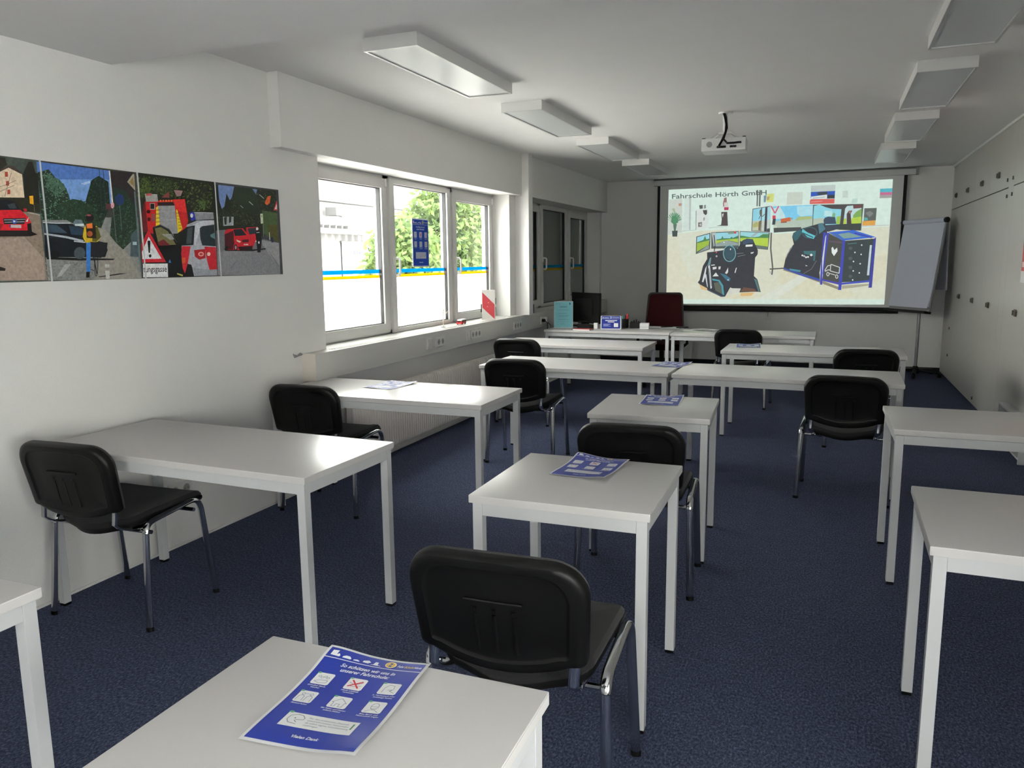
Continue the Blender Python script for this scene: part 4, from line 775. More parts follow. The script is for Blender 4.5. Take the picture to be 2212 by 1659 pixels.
# ================================================================== printed flyers
def flyer_print(fmap, step, col='#1b2f8c', gain=1.15, n0=40):
    d = Draw(fmap, step, gain)
    n = 28
    for i in range(n):                                  # blue ground in strips so that it can follow the curl
        for j in range(10):
            v0, v1 = 7+(290-7)*i/n, 7+(290-7)*(i+1)/n; u0, u1 = 6+198*j/10, 6+198*(j+1)/10
            d.n = 0; d.p(col, [(u0, v0), (u1, v0), (u1, v1), (u0, v1)])
    d.n = n0; n1, n2 = n0+70, n0+150      # three tiers: lettering and boxes, drawings inside the boxes, marks on those
    W = '#f2f3f5'
    for j in range(8): d.r(W, 6+198*j/8, 36, 6+198*(j+1)/8, 38)
    d.p(W, '14,16 26,14 26,26 30,22 34,27 33,31 14,30'); d.p(W, '40,27 45,23 53,23 58,28 57,31 40,31'); d.p(W, '63,28 70,26 76,29 75,31 63,31'); d.p(W, '82,24 92,20 98,25 93,30 82,29'); d.p(W, '104,31 106,20 112,20 114,31'); d.l(W, '100,31 120,31', 1.5)
    d.n = n1; d.e(W, 138, 22, 11); d.n += 8; d.e('#d9b62c', 138, 22, 10); d.n += 8; d.e(col, 138, 22, 7.2); d.n += 8; d.l('#d9b62c', '134,16 134,28', 2); d.l('#d9b62c', '142,16 142,28', 2); d.l('#d9b62c', '131,22 145,22', 2.4)
    d.n = n0+20; d.t(W, 'Fahr', 152, 26, 10, bold=0.02, shear=0.2, width=14); d.t('#e3c43c', 'Schule', 166.5, 26, 10, bold=0.02, shear=0.2, width=19); d.t(W, 'Hörth', 186, 26, 10, bold=0.02, shear=0.2, width=15)
    d.t(W, 'So schützen wir uns in', 105, 56, 14, bold=0.025, shear=0.25, width=112, center=True); d.t(W, 'unserer Fahrschule:', 105, 70, 14, bold=0.025, shear=0.25, width=100, center=True)
    G = '#70757d'
    cap = [('Gründlich Hände', 'waschen'), ('Hände schütteln', 'vermeiden'), ('In Taschentuch oder', 'Armbeuge husten'), ('Abstand halten', ''), ('Mit Fieber und Husten', 'zuhause bleiben'), ('Bitte Mund- und', 'Nasenschutz tragen')]
    for k in range(6):
        cx, vy = (38, 105, 172)[k % 3], (82, 140)[k//3]
        d.n = n0+30; d.p(W, [(cx-18, vy+3), (cx-15, vy), (cx+15, vy), (cx+18, vy+3), (cx+18, vy+32), (cx+15, vy+35), (cx-15, vy+35), (cx-18, vy+32)])
        d.n = n1+10; d.e('#5f9c78', cx-15, vy+1, 4, 2.6, 10); q = (cx, vy+18)
        if k == 0: d.l(G, [(q[0]-13, q[1]+9), (q[0]-4, q[1]+4), (q[0]+12, q[1]+3), (q[0]+12, q[1]+10), (q[0]-2, q[1]+13), (q[0]-13, q[1]+9)], .8); [d.ring(G, q[0]-9+6*i, q[1]-7+(i % 2)*3, 3, .8, 10) for i in range(4)]
        if k == 1: d.n = n1+20; d.l(G, [(q[0]-13, q[1]-4), (q[0]-2, q[1]+2), (q[0]+12, q[1]-6)], .9); d.l(G, [(q[0]-10, q[1]+6), (q[0], q[1]+8), (q[0]+13, q[1]+3)], .9); d.n = n2; d.l('#b3202e', [(q[0]-10, q[1]-11), (q[0]+10, q[1]+12)], 3); d.l('#b3202e', [(q[0]+12, q[1]-9), (q[0]-12, q[1]+9)], 3)
        if k == 2: d.l(G, [(q[0]-10, q[1]+12), (q[0]-9, q[1]-3), (q[0]-3, q[1]-12), (q[0]+7, q[1]-10), (q[0]+9, q[1]+1), (q[0]+3, q[1]+6), (q[0]+14, q[1]+12)], .9); d.l(G, [(q[0]-2, q[1]+4), (q[0]+8, q[1]+2), (q[0]+4, q[1]+8)], .9)
        if k == 3:
            for sx in (-8, 8): d.ring(G, q[0]+sx, q[1]-8, 3.4, .8, 12); d.l(G, [(q[0]+sx-6, q[1]+13), (q[0]+sx-5, q[1]-1), (q[0]+sx, q[1]-4), (q[0]+sx+5, q[1]-1), (q[0]+sx+6, q[1]+13)], .9)
            d.l(G, [(q[0]-4, q[1]-9), (q[0]+4, q[1]-9)], .7)
        if k == 4: d.l(G, [(q[0]-14, q[1]+1), (q[0], q[1]-12), (q[0]+14, q[1]+1), (q[0]+10, q[1]+1), (q[0]+10, q[1]+13), (q[0]+3, q[1]+13), (q[0]+3, q[1]+5), (q[0]-4, q[1]+5), (q[0]-4, q[1]+13), (q[0]-10, q[1]+13), (q[0]-10, q[1]+1), (q[0]-14, q[1]+1)], .9)
        if k == 5: d.ring(G, q[0], q[1]-3, 7.5, .9, 18, 9.5); d.l(G, [(q[0]-7, q[1]-2), (q[0]+7, q[1]-2)], .9); d.l(G, [(q[0]-6, q[1]+4), (q[0]+6, q[1]+4)], .9); d.l(G, [(q[0]-13, q[1]+14), (q[0]-4, q[1]+8), (q[0]+4, q[1]+8), (q[0]+13, q[1]+14)], .9)
        d.t(W, cap[k][0], cx, vy+41.5, 5.2, center=True, bold=0.02, shear=0.2)
        if cap[k][1]: d.t(W, cap[k][1], cx, vy+47, 5.2, center=True, bold=0.02, shear=0.2)
    d.n = n0+30
    for j in range(12): d.n = n0+30; d.r(W, 38+134*j/12, 206, 38+134*(j+1)/12, 246)
    d.n = n1+20; d.e('#5f9c78', 42, 206, 5, 3, 10)
    d.l(G, '68,238 52,236 46,228 47,217 56,211 68,212 75,219 74,224 62,226 60,229 66,233', 1.2); d.e(G, 58, 222, 1.6)
    for i, s in enumerate(('Für den praktischen Zweirad-', 'unterricht müssen Fahrschüler', 'ab sofort eigene Schutzkleidung', 'mitbringen.')): d.t(G, s, 82, 218+7*i, 6.2)
    d.r('#4e7d5c', 163, 213, 166, 230)
    d.t(W, 'Vielen Dank', 105, 272, 10, bold=0.03, shear=0.25, center=True)
    return d
def curl(u, v): return 0.0008+0.013*math.exp(-(u/70)**2-(v/55)**2)+0.004*math.exp(-((u-210)/40)**2)+0.006*math.exp(-((u-200)/60)**2-((v-297)/50)**2)+0.0025*(1+math.sin(v/34))*0.5
def curl2(u, v): return 0.0008+0.008*math.exp(-((u-210)/60)**2-((v)/60)**2)+0.003*(1+math.cos(u/40+v/60))*0.5
def make_flyer(cf):
    g = MB(); nu, nv = 24, 32
    for j in range(nv+1):
        for i in range(nu+1):
            u, v = 210*i/nu, 297*j/nv; g.v.append(((u-105)/1000, (148.5-v)/1000, cf(u, v)))
    g.f = [(j*(nu+1)+i, j*(nu+1)+i+1, (j+1)*(nu+1)+i+1, (j+1)*(nu+1)+i) for j in range(nv) for i in range(nu)]
    o = g.build('info_flyer', M_PAPER, None, True); tag(o, 'x', 'flyer', 'blue information flyers')
    flyer_print(lambda u, v, l: ((u-105)/1000, (148.5-v)/1000, cf(u, v)+0.00035+l), 7e-6).build('printed_design', M_PRINT, o)
    return o
FLY = [(-0.753, 1.050, 5, 0, 'large blue flyer with white icon boxes lying on the nearest table'),
 (-0.780, 2.688, -3.5, 0, 'blue flyer with curled edges on the second small centre table'),
 (-0.806, 4.155, 4, 1, 'blue flyer on the third small centre table behind a chair back'),
 (-1.027, 5.628, -12, 1, 'blue flyer lying across the joint of two tables'),
 (-2.500, 4.150, -6, 1, 'flyer washed out by window glare on the table by the radiator'),
 (-0.620, 7.060, 5, 1, 'small distant flyer on the fifth row table at right')]
pf = [make_flyer(curl), make_flyer(curl2)]; index_children(); used = set()
for x, y, rz, k, lab in FLY:
    if k in used: o = copy_tree(pf[k])
    else: o = pf[k]; used.add(k)
    place(o, (x, y, TH+0.0005), R(rz), lab, 'blue information flyers')
wf = MB().box(0, 0.0005, -0.1485, 0.1485, -0.21, 0.21).build('window_flyer', mat('poster_paper', (0.7, 0.72, 0.75), 0.6, vary=0.01)); wf.location = (-3.3592, 6.168, 1.655)
tag(wf, 'tall blue notice with white icon boxes stuck on the middle window pane', 'poster')
flyer_print(lambda u, v, l: (0.0008+l, (u-105)*1.414/1000, (148.5-v)*1.414/1000), 6e-6, '#0c3c94', 1.6, 8).build('printed_design', M_PRINTW, wf)

# ================================================================== radiator, trunking, sockets
rd = thing('radiator', 'long cream ribbed radiator under the window', 'radiator', (WL, 6.15, 0.085))
MB().box(0.035, 0.085, -1.60, 1.60, 0.0, 0.46, 0.006).build('body', M_RAD, rd)
fb = MB()
for i in range(92):
    y = -1.592+0.035*i; fb.tube([(0.082, y, 0.006), (0.090, y, 0.02), (0.090, y, 0.445), (0.080, y, 0.466), (0.05, y, 0.472)], 0.0125, 0.016, 8, ref=Vector((0, 1, 0)))
fb.build('fin_panel', M_RAD, rd, True)
MB().tube([(0.06, -1.61, 0.03), (0.06, -1.68, 0.03), (0.06, -1.69, -0.085)], 0.009, n=8).build('pipe', M_RAD, rd, True)
MB().tube([(0.06, -1.60, 0.42), (0.06, -1.68, 0.42)], 0.018, n=12).build('valve', M_SOCK, rd, True)
for y in (-1.4, 0, 1.4): MB().box(0.0, 0.04, y-.02, y+.02, 0.05, 0.40).build('bracket', M_RAD, rd)

TRZ0, TRZ1, TRX = 0.728, 0.908, 0.10
tr = thing('cable_trunking', 'white cable trunking with sockets along the window wall', 'trunking', (WL, 4.13, TRZ0))
LT = YB-4.13-0.002; HT = TRZ1-TRZ0
MB().box(0.0, TRX, 0.006, LT, 0.0, HT, 0.003).build('channel', M_TRUNK, tr)
MB().box(TRX-0.0005, TRX+0.003, 0.008, LT, 0.028, HT-0.028, 0.001).build('cover', M_TRUNK, tr)
MB().box(-0.0, TRX+0.003, 0.0, 0.006, -0.001, HT+0.001, 0.001).build('end_cap', mat('end_cap_cream', (0.66, 0.61, 0.54), 0.45, vary=0.02), tr)
for i in range(3): MB().box(0.02+0.022*i, 0.030+0.022*i, 0.27, 3.6, HT, HT+0.003).build('top_rib', M_TRUNK, tr)
sill = struct(MB().box(WL-0.194, WL, WIN1[0]+.001, WIN1[1]-.001, 0.9052, 0.9075).build('trim_5', M_PVC))
ww = MB()
for k in range(3): ww.tube([(0.002, 4.14-0.01*k, 0.90), (0.012, 4.10-0.01*k, 0.915-0.008*k), (0.008, 4.07-0.012*k, 0.90-0.004*k), (0.014, 4.05-0.012*k, 0.905+0.006*k)], 0.003, n=6)
wo = ww.build('loose_wires', M_GREYP); wo.location = (WL, 0, 0.0); tag(wo, 'short loose wires sticking out of the trunking end', 'wire')
def socket(label, n, loc, rz=0.0, s=0.072, blank=False, group='power sockets'):
    """plate with n inserts; faces +x before rotation"""
    t = thing('wall_socket', label, 'socket', loc, rz, group)
    MB().box(0, 0.011, -s*n/2, s*n/2, -s*0.56, s*0.56, 0.003).build('plate', M_SOCK, t)
    for k in range(n):
        y = -s*n/2+s*(k+.5)
        if blank: MB().box(0.010, 0.014, y-.02, y+.02, -.02, .02, 0.001).build('insert', M_SOCK, t); continue
        c = [(0.0115, y+0.024*math.cos(2*PI*i/16), 0.024*math.sin(2*PI*i/16)) for i in range(16)]
        ri = MB(); rgs = [[(0.0115, y+r_*math.cos(2*PI*i/16), r_*math.sin(2*PI*i/16)) for i in range(16)] for r_ in (0.026, 0.0235)]
        ri.rings(rgs, False, False); ri.build('rim', M_PVC, t)
        ins = MB().rings([[(0.0113, y+0.0235*math.cos(2*PI*i/16), 0.0235*math.sin(2*PI*i/16)) for i in range(16)]], False, True) if False else MB().add([Vector((0.0113, y+0.0232*math.cos(2*PI*i/16), 0.0232*math.sin(2*PI*i/16))) for i in range(16)], [tuple(range(16))])
        io = ins.build('insert', mat('socket_insert', (0.30, 0.29, 0.275), 0.5, vary=0.02), t)
        MB().box(0.0113, 0.0125, y-.012, y-.008, -.003, .003).box(0.0113, 0.0125, y+.008, y+.012, -.003, .003).build('contact', M_SOCKD, io)
    return t
SX = WL+TRX+0.003; SZ = 0.818
socket('white data outlet on the trunking left of the double socket', 1, (SX, 5.672, SZ), 0, 0.08, True, 'outlets')
socket('double socket on the trunking below the window', 2, (SX, 5.875, SZ))
socket('blank white outlet box beside the triple socket', 1, (SX, 6.43, SZ-.005), 0, 0.075, True, 'outlets')
socket('triple socket on the trunking below the toy bus', 3, (SX, 6.60, SZ))
socket('triple socket on the trunking below the warning board', 3, (SX, 7.665, SZ-.005))
socket('double socket on the trunking by the desk with a black plug', 2, (SX, 8.46, SZ-.01))
socket('double socket low on the left wall under the empty table', 2, (WL, 3.033, 0.306), 0, 0.079)
socket('single socket on the wall beneath the projection screen', 1, (-0.744, YB, 0.69), -PI/2, 0.08, True, 'outlets')
pg = thing('plug_cable', 'black plug with cable in the trunking socket by the desk', 'plug', (SX+0.012, 8.42, SZ-.01))
MB().tube([(0, 0, 0), (0.035, 0, 0)], 0.019, n=12, ref=Vector((0, 1, 0))).build('plug', M_BLACKP, pg, True)
MB().tube([(0.034, 0, 0), (0.06, 0.01, -0.03), (0.05, 0.04, -0.10), (0.03, 0.05, -0.2), (0.02, 0.0, -0.34), (0.02, -0.05, -0.60)], 0.0045, n=6).build('cable', M_BLACKP, pg, True)
pg = thing('plug_adapter', 'white plug with thin cable beside the black plug', 'plug', (SX+0.012, 8.50, SZ-.01))
MB().box(0, 0.035, -0.017, 0.017, -0.03, 0.035, 0.004).build('plug', M_SOCK, pg)
MB().tube([(0.03, 0, -.02), (0.05, 0.06, -0.06), (0.04, 0.1, -0.16), (0.02, 0.02, -0.32)], 0.004, n=6).build('cable', M_BLACKP, pg, True)

# ================================================================== projector
pj = thing('projector', 'white projector hanging from the ceiling with black cables', 'projector', (-0.80, 6.44, HC), R(2))
bd = MB().box(-0.165, 0.165, -0.12, 0.12, -0.300, -0.205, 0.012).build('body', M_PROJ, pj, True)
MB().tube([(-0.105, -0.1195, -0.25), (-0.105, -0.122, -0.25)], 0.022, n=20, ref=Vector((0, 0, 1))).build('vent', M_GREYP, bd, True)
for x, z, w_ in ((-0.035, -0.272, 0.014), (0.0, -0.272, 0.02), (0.06, -0.272, 0.012), (0.085, -0.272, 0.012), (0.115, -0.245, 0.018)): MB().box(x-w_, x+w_, -0.123, -0.119, z-.008, z+.008).build('port', M_BLACKM, bd)
MB().tube([(0.06, 0.119, -0.25), (0.06, 0.135, -0.25)], 0.035, n=20).build('lens_ring', M_GREYP, bd, True)
mt_ = MB().lathe([(0.05, -0.012), (0.055, -0.001)], 20).tube([(0, 0, -0.01), (0, 0, -0.15)], 0.018, n=12).box(-0.05, 0.05, -0.03, 0.03, -0.165, -0.15).build('ceiling_mount', M_LAMPB, pj, True)
for sx in (-1, 1):
    for sy in (-1, 1): MB().tube([(sx*.045, sy*.025, -0.158), (sx*.12, sy*.08, -0.205)], 0.006, n=6).build('bracket_arm', M_LAMPB, pj)
for sx in (-1, 1): MB().box(sx*0.15-.012, sx*.15+.012, -0.1, -0.08, -0.206, -0.198).build('foot', M_BLACKP, pj)
MB().tube([(-0.015, -0.03, -0.004), (0.0, -0.06, -0.04), (0.015, -0.075, -0.10), (0.012, -0.09, -0.16), (-0.01, -0.125, -0.225), (-0.03, -0.14, -0.265), (-0.035, -0.121, -0.272)], 0.009, n=8).build('cable', M_BLACKP, pj, True)
MB().tube([(-0.005, -0.028, -0.004), (0.01, -0.06, -0.05), (0.02, -0.08, -0.13), (0.0, -0.125, -0.215), (0.03, -0.15, -0.25), (0.08, -0.145, -0.25), (0.115, -0.122, -0.245)], 0.008, n=8).build('cable', M_BLACKP, pj, True)

# ================================================================== flip chart
FA = R(-55.4); FT = R(8.1); FW, FH = 0.686, 1.097
fc = thing('flip_chart', 'flip chart on a stand in the far right corner with pages folded over', 'flip chart', (1.03, 10.93, 0), FA)
# local frame: x along the board, -y towards the reader, tilted back
def fpt(x, s, o_): # s up the board, o_ towards the reader
    return Vector((x, 0.02+(s)*math.sin(FT)-o_*math.cos(FT)-0.12, 0.832+s*math.cos(FT)+o_*math.sin(FT)))
def fbox(mb, x0, x1, s0, s1, o0, o1):
    vs = [fpt(x, s, o_) for x in (x0, x1) for s in (s0, s1) for o_ in (o0, o1)]
    mb.add(vs, [(0, 1, 3, 2), (4, 6, 7, 5), (0, 4, 5, 1), (2, 3, 7, 6), (0, 2, 6, 4), (1, 5, 7, 3)]); return mb
fbox(MB(), -FW/2-.01, FW/2+.01, 0.0, FH, -0.02, 0.0).build('board', M_GREYP, fc)
fbox(MB(), -FW/2, FW/2, 0.05, FH-.02, 0.001, 0.010).build('page_pad', M_FLIP, fc)
g = MB(); n = 12
for i in range(n+1):
    s = 0.035+(FH-.05)*i/n
    for x in (-FW/2-.004, FW/2-.004): g.v.append(fpt(x, s, 0.012+0.018*math.exp(-(s/0.12)**2)))
g.f = [(2*i, 2*i+1, 2*i+3, 2*i+2) for i in range(n)]; g.build('top_page', M_FLIP, fc, True)
MB().tube([fpt(-FW/2-.005, FH, 0.012), fpt(FW/2+.005, FH, 0.012)], 0.028, n=14).build('page_roll', M_FLIP, fc, True)
for sx in (-1, 1): MB().tube([fpt(sx*(FW/2+.005), FH, 0.012), fpt(sx*(FW/2+.035), FH, 0.012)], 0.033, n=16).build('clamp_knob', M_BLACKP, fc, True)
fbox(MB(), -FW/2-.02, FW/2+.02, -0.03, 0.0, -0.02, 0.075).build('pen_tray', M_BLACKP, fc)
g = MB(); n = 10; top = fpt(0, FH, -0.02)
for i in range(n+1):
    t_ = i/n
    for x in (-FW/2, FW/2): g.v.append((x, top.y+0.015+0.05*t_, top.z+0.01-0.84*t_))
g.f = [(2*i, 2*i+1, 2*i+3, 2*i+2) for i in range(n)]; g.build('folded_pages', mat('folded_paper', (0.40, 0.40, 0.47), 0.75, vary=0.02), fc, True)
MB().tube([(0, 0.06, 0.05), (0, 0.06, 1.45)], 0.019, n=14).build('pole', M_STEEL, fc, True)
for z in (1.0, 1.4): MB().box(-0.05, 0.05, -0.02, 0.07, z-.02, z+.02).build('bracket', M_GREYP, fc)
MB().lathe([(0.05, 0.03), (0.05, 0.09), (0.025, 0.12)], 16, (0, 0.06, 0)).build('hub', M_BLACKP, fc, True)
for k in range(5):
    a = 2*PI*k/5+0.5; c_, s_ = math.cos(a), math.sin(a)
    lg = MB().tube([(0.03*c_, 0.06+0.03*s_, 0.075), (0.18*c_, 0.06+0.18*s_, 0.065), (0.30*c_, 0.06+0.30*s_, 0.05)], 0.022, 0.016, 10).build('leg', M_BLACKP, fc, True)
    MB().lathe([(0.024, 0.0), (0.024, 0.045)], 12, (0.29*c_, 0.06+0.29*s_, 0)).build('castor', M_BLACKP, lg, True)

# ================================================================== teacher's chair and desk things
oc = thing('office_chair', 'dark red office chair with black shell behind the desk', 'office chair', (-1.80, 9.20, 0), R(6))
def orect(w0, w1, h0, h1, y, lean, k=6):
    pts = []
    for (sx, w_, z, a0) in ((1, w1, h1, 0), (-1, w1, h1, PI/2), (-1, w0, h0, PI), (1, w0, h0, 1.5*PI)):
        r_ = 0.05; cz = z-r_ if a0 < PI else z+r_
        for i in range(k): a = a0+PI/2*i/(k-1); pts.append(Vector((sx*(w_/2-r_)+r_*math.cos(a), y+lean*(cz+r_*math.sin(a)-0.5), cz+r_*math.sin(a))))
    return pts
MB().rings([orect(0.48, 0.42, 0.58, 1.09, 0.27, 0.12), orect(0.48, 0.42, 0.58, 1.09, 0.30, 0.12)], True, True).build('back_shell', M_BLACKP, oc, True)
MB().rings([orect(0.44, 0.385, 0.60, 1.072, 0.268, 0.12), orect(0.42, 0.365, 0.62, 1.055, 0.245, 0.12)], True, True).build('back_cushion', M_DRED, oc, True)
MB().box(-0.24, 0.24, -0.24, 0.22, 0.44, 0.52, 0.025).build('seat', M_DRED, oc, True)
MB().tube([(0, 0.1, 0.45), (0, 0.27, 0.44), (0, 0.31, 0.55), (0, 0.31, 0.70)], 0.03, 0.012, 10).build('back_bar', M_BLACKP, oc, True)
MB().tube([(0, 0, 0.08), (0, 0, 0.44)], 0.028, n=14).build('gas_column', M_BLACKP, oc, True)
for sx in (-1, 1): MB().tube([(sx*.24, 0.05, 0.46), (sx*.29, 0.05, 0.50), (sx*.29, 0.05, 0.64), (sx*.28, -0.1, 0.66), (sx*.28, 0.14, 0.66)], 0.018, n=10).build('armrest', M_BLACKP, oc, True)
for k in range(5):
    a = 2*PI*k/5+0.3; c_, s_ = math.cos(a), math.sin(a)
    lg = MB().tube([(0.02*c_, 0.02*s_, 0.10), (0.30*c_, 0.30*s_, 0.07)], 0.022, 0.016, 8).build('leg', M_BLACKP, oc, True)
    MB().tube([(0.30*c_-0.012*s_, 0.30*s_+0.012*c_, 0.03), (0.30*c_+0.012*s_, 0.30*s_-0.012*c_, 0.03)], 0.03, n=12).build('castor', M_BLACKP, lg, True)
DZ = TH+0.0005
mo = thing('monitor', 'black computer monitor seen from behind on the desk', 'monitor', (-2.60, 8.74, DZ), R(-34))
MB().box(-0.25, 0.25, -0.018, 0.018, 0.035, 0.385, 0.006).build('screen', M_BLACKM, mo)
MB().box(-0.15, 0.15, -0.045, -0.018, 0.12, 0.32, 0.012).build('rear_cover', M_BLACKM, mo)
MB().box(-0.035, 0.035, -0.05, -0.02, 0.01, 0.16, 0.004).build('stand', M_BLACKM, mo)
MB().box(-0.12, 0.12, -0.11, 0.07, 0.0, 0.012, 0.004).build('base', M_BLACKM, mo)
ct = thing('certificate', 'turquoise certificate sheet in an acrylic stand on the desk', 'certificate', (-2.775, 8.42, DZ), R(17))
LEAN = Matrix.Rotation(R(-11), 4, 'X')
MB().box(-0.108, 0.108, 0.0, 0.003, 0.0, 0.303, 0.0, M=LEAN).build('holder', mat('acrylic_pale', (0.60, 0.66, 0.66), 0.2, vary=0.01), ct)
MB().box(-0.06, 0.06, 0.0, 0.10, 0.0, 0.003).build('foot', MATS['acrylic_pale'], ct)
d = Draw(lambda u, v, l: tuple(LEAN @ Vector(((u-105)/1000, -0.0006-l, (300-v)/1000))), 6e-6, 1.4)
d.r('#5f9aa3', 2, 2, 208, 295)
d.l('#2c5a63', '62,62 148,62', 6)
for i, y in enumerate((20, 26)): d.l('#3c6b75', f'15,{y} {80-12*i},{y}', 2)
d.p('#17323a', '172,14 184,14 184,36 176,38 172,30')
for i, y in enumerate((92, 104, 132, 140, 158, 166, 174, 200, 208, 232)): d.l('#3c6b75', f'{30+9*(i % 3)},{y} {180-12*(i % 4)},{y}', 2.2)
d.l('#23525c', '70,262 84,250 92,266 104,252 122,262', 2); d.l('#3c6b75', '30,262 55,262', 2)
d.build('printed_sheet', M_PRINT, ct)
sg = thing('tent_sign', 'blue and white printed tent sign on the desk', 'sign', (-2.205, 8.36, DZ), R(13))
L2_ = Matrix.Rotation(R(-20), 4, 'X')
MB().box(-0.112, 0.112, 0.0, 0.0025, 0.0, 0.152, 0.0, M=L2_).build('front_panel', M_PAPER, sg)
MB().box(-0.112, 0.112, 0.0, 0.0025, 0.0, 0.152, 0.0, M=Matrix.Translation((0, 0.106, 0)) @ Matrix.Rotation(R(20), 4, 'X')).build('rear_panel', M_PAPER, sg)
d = Draw(lambda u, v, l: tuple(L2_ @ Vector(((u-112)/1000, -0.0006-l, (152-v)/1000))), 8e-6, 1.2)
d.r('#1a2a80', 9, 2, 215, 144); d.r('#e8eaee', 9, 31, 215, 33); d.p('#e8eaee', '18,16 30,14 34,24 18,25'); d.l('#c9cfe0', '38,21 90,21', 6); d.e('#c9cfe0', 112, 17, 10); d.e('#1a2a80', 112, 17, 7); d.l('#c9cfe0', '108,12 108,22', 2); d.l('#c9cfe0', '116,12 116,22', 2)
d.t('#e8eaee', 'FahrSchuleHörth', 128, 21, 10, width=80, bold=0.02); d.l('#e8eaee', '50,52 180,52', 8); d.l('#e8eaee', '78,68 150,68', 8)
for i in range(4): d.l('#aeb6da', f'30,{92+8*i} {112-14*(i % 3)},{92+8*i}', 3.5)
d.r('#e8eaee', 145, 82, 192, 126)
d.build('printed_design', M_PRINT, sg)
pcup = thing('pen_cup', 'black pen cup with pink and teal pens on the desk', 'pen cup', (-2.10, 8.60, DZ))
MB().lathe([(0.036, 0.0), (0.038, 0.10), (0.034, 0.10), (0.032, 0.006)], 18).build('cup', M_BLACKM, pcup, True)
for nm, mm, p0, p1, r_ in (('pen', M_RED, (0.012, 0.0, 0.01), (0.025, -.005, 0.155), 0.010), ('pen', M_TEALM, (-0.01, 0.0, 0.01), (-0.035, 0.005, 0.13), 0.006), ('pen', M_BLACKP, (0, 0.01, 0.01), (-.005, 0.03, 0.14), 0.005)): MB().tube([p0, p1], r_, n=8).build(nm, mm, pcup, True)
ty = thing('desk_tray', 'dark open tray with clips on the desk beside the pen cup', 'tray', (-1.99, 8.63, DZ), R(10))
tb_ = MB().box(-0.06, 0.06, -0.05, 0.05, 0, 0.004).box(-0.06, 0.06, -0.05, -0.046, 0, 0.06).box(-0.06, 0.06, 0.046, 0.05, 0, 0.06).box(-0.06, -0.056, -0.05, 0.05, 0, 0.06).box(0.056, 0.06, -0.05, 0.05, 0, 0.06).build('tray', M_BLACKM, ty)
for k in range(4): MB().box(-0.05+0.026*k, -0.034+0.026*k, -0.03+0.01*(k % 2), -0.01+0.01*(k % 2), 0.01, 0.075+0.01*(k % 3), 0.003).build('clip', M_BLACKP, ty)
nc = MB().box(-0.05, 0.05, -0.05, 0.05, 0, 0.062, 0.003).build('note_cube', M_PAPER); nc.location = (-1.865, 8.53, DZ); nc.rotation_euler = (0, 0, R(8)); tag(nc, 'white block of note paper on the desk', 'note block')
MB().box(-0.0505, 0.0505, -0.0505, 0.0505, 0.02, 0.023).build('gap', M_GREYP, nc)
bk_ = thing('booklet', 'thin pink booklet lying on the desk before the certificate', 'booklet', (-2.47, 8.19, DZ), R(-8))
MB().box(-0.10, 0.10, -0.055, 0.055, 0, 0.012, 0.001).build('pages', M_PAPER, bk_); MB().box(-0.101, 0.101, -0.056, 0.056, 0.012, 0.0145).build('cover', M_PINK, bk_)
ph = thing('desk_phone', 'black desk phone between certificate and monitor', 'phone', (-2.49, 8.42, DZ), R(-15))
MB().prism([(-0.09, 0), (0.09, 0), (0.09, 0.03), (-0.09, 0.055)], 0.16, Matrix(((0, 0, 1, -0.08), (1, 0, 0, 0), (0, 1, 0, 0), (0, 0, 0, 1)))).build('base', M_BLACKP, ph)
MB().tube([(-0.05, -0.09, 0.075), (-0.05, -0.06, 0.078), (-0.05, 0.06, 0.062), (-0.05, 0.09, 0.05)], 0.022, 0.014, 10).build('handset', M_BLACKP, ph, True)
for i in range(3):
    for j in range(3): MB().box(0.0+0.022*i, 0.014+0.022*i, -0.06+0.025*j, -0.045+0.025*j, 0.036-0.002*j, 0.053-0.0035*j).build('key', M_GREYP, ph)
for x, y, s_ in ((-2.385, 8.40, 0.03), (-2.41, 8.46, 0.022)):
    o = MB().box(-s_*.7, s_*.7, -s_*.7, s_*.7, 0, s_*2.1, 0.002).build('small_box', M_PAPER); o.location = (x, y, DZ); tag(o, 'taller small white box beside the tent sign' if s_ > .025 else 'shorter small white box beside the tent sign', 'box')
    MB().box(-s_*.69, s_*.69, -s_*.69, s_*.69, s_*2.1, s_*2.1+.001).build('lid', M_SOCK, o)
def sheet(label, x, y, rz, wx, wy, m_, z=DZ, lift=0.002):
    g = MB(); n = 6
    for i in range(n+1):
        for j in (0, 1): g.v.append((-wx/2+wx*i/n, -wy/2+wy*j, 0.0006+lift*math.sin(PI*i/n)**2))
    g.f = [(2*i, 2*i+2, 2*i+3, 2*i+1) for i in range(n)]
    o = g.build('paper_sheet', m_, None, True); o.location = (x, y, z); o.rotation_euler = (0, 0, R(rz)); return tag(o, label, 'paper', 'loose papers on the desk')
M_GP = mat('grey_print_paper', (0.42, 0.43, 0.43), 0.6, vary=0.25, vscale=40)
sheet('grey printed sheet at the left end of the desk', -2.72, 8.22, 10, 0.21, 0.14, M_GP)
sheet('second grey printed sheet on the desk near the pink booklet', -2.60, 8.30, -12, 0.20, 0.12, M_GP, DZ+.003)
sheet('white sheet with dark edge before the red chair', -1.78, 8.70, 3, 0.25, 0.16, M_PAPER)
sheet('white sheet at the right end of the desk', -1.60, 8.66, 2, 0.20, 0.20, M_PAPER, DZ+.003)
sheet('clear plastic sleeve over the desk joint', -1.34, 8.37, 6, 0.297, 0.21, mat('sleeve_pale_green', (0.52, 0.60, 0.55), 0.25, vary=0.08, vscale=20))
sheet('pale sheet at the back of the table near the red chair', -1.22, 8.52, -4, 0.27, 0.16, M_PAPER, DZ+.004, 0.006)
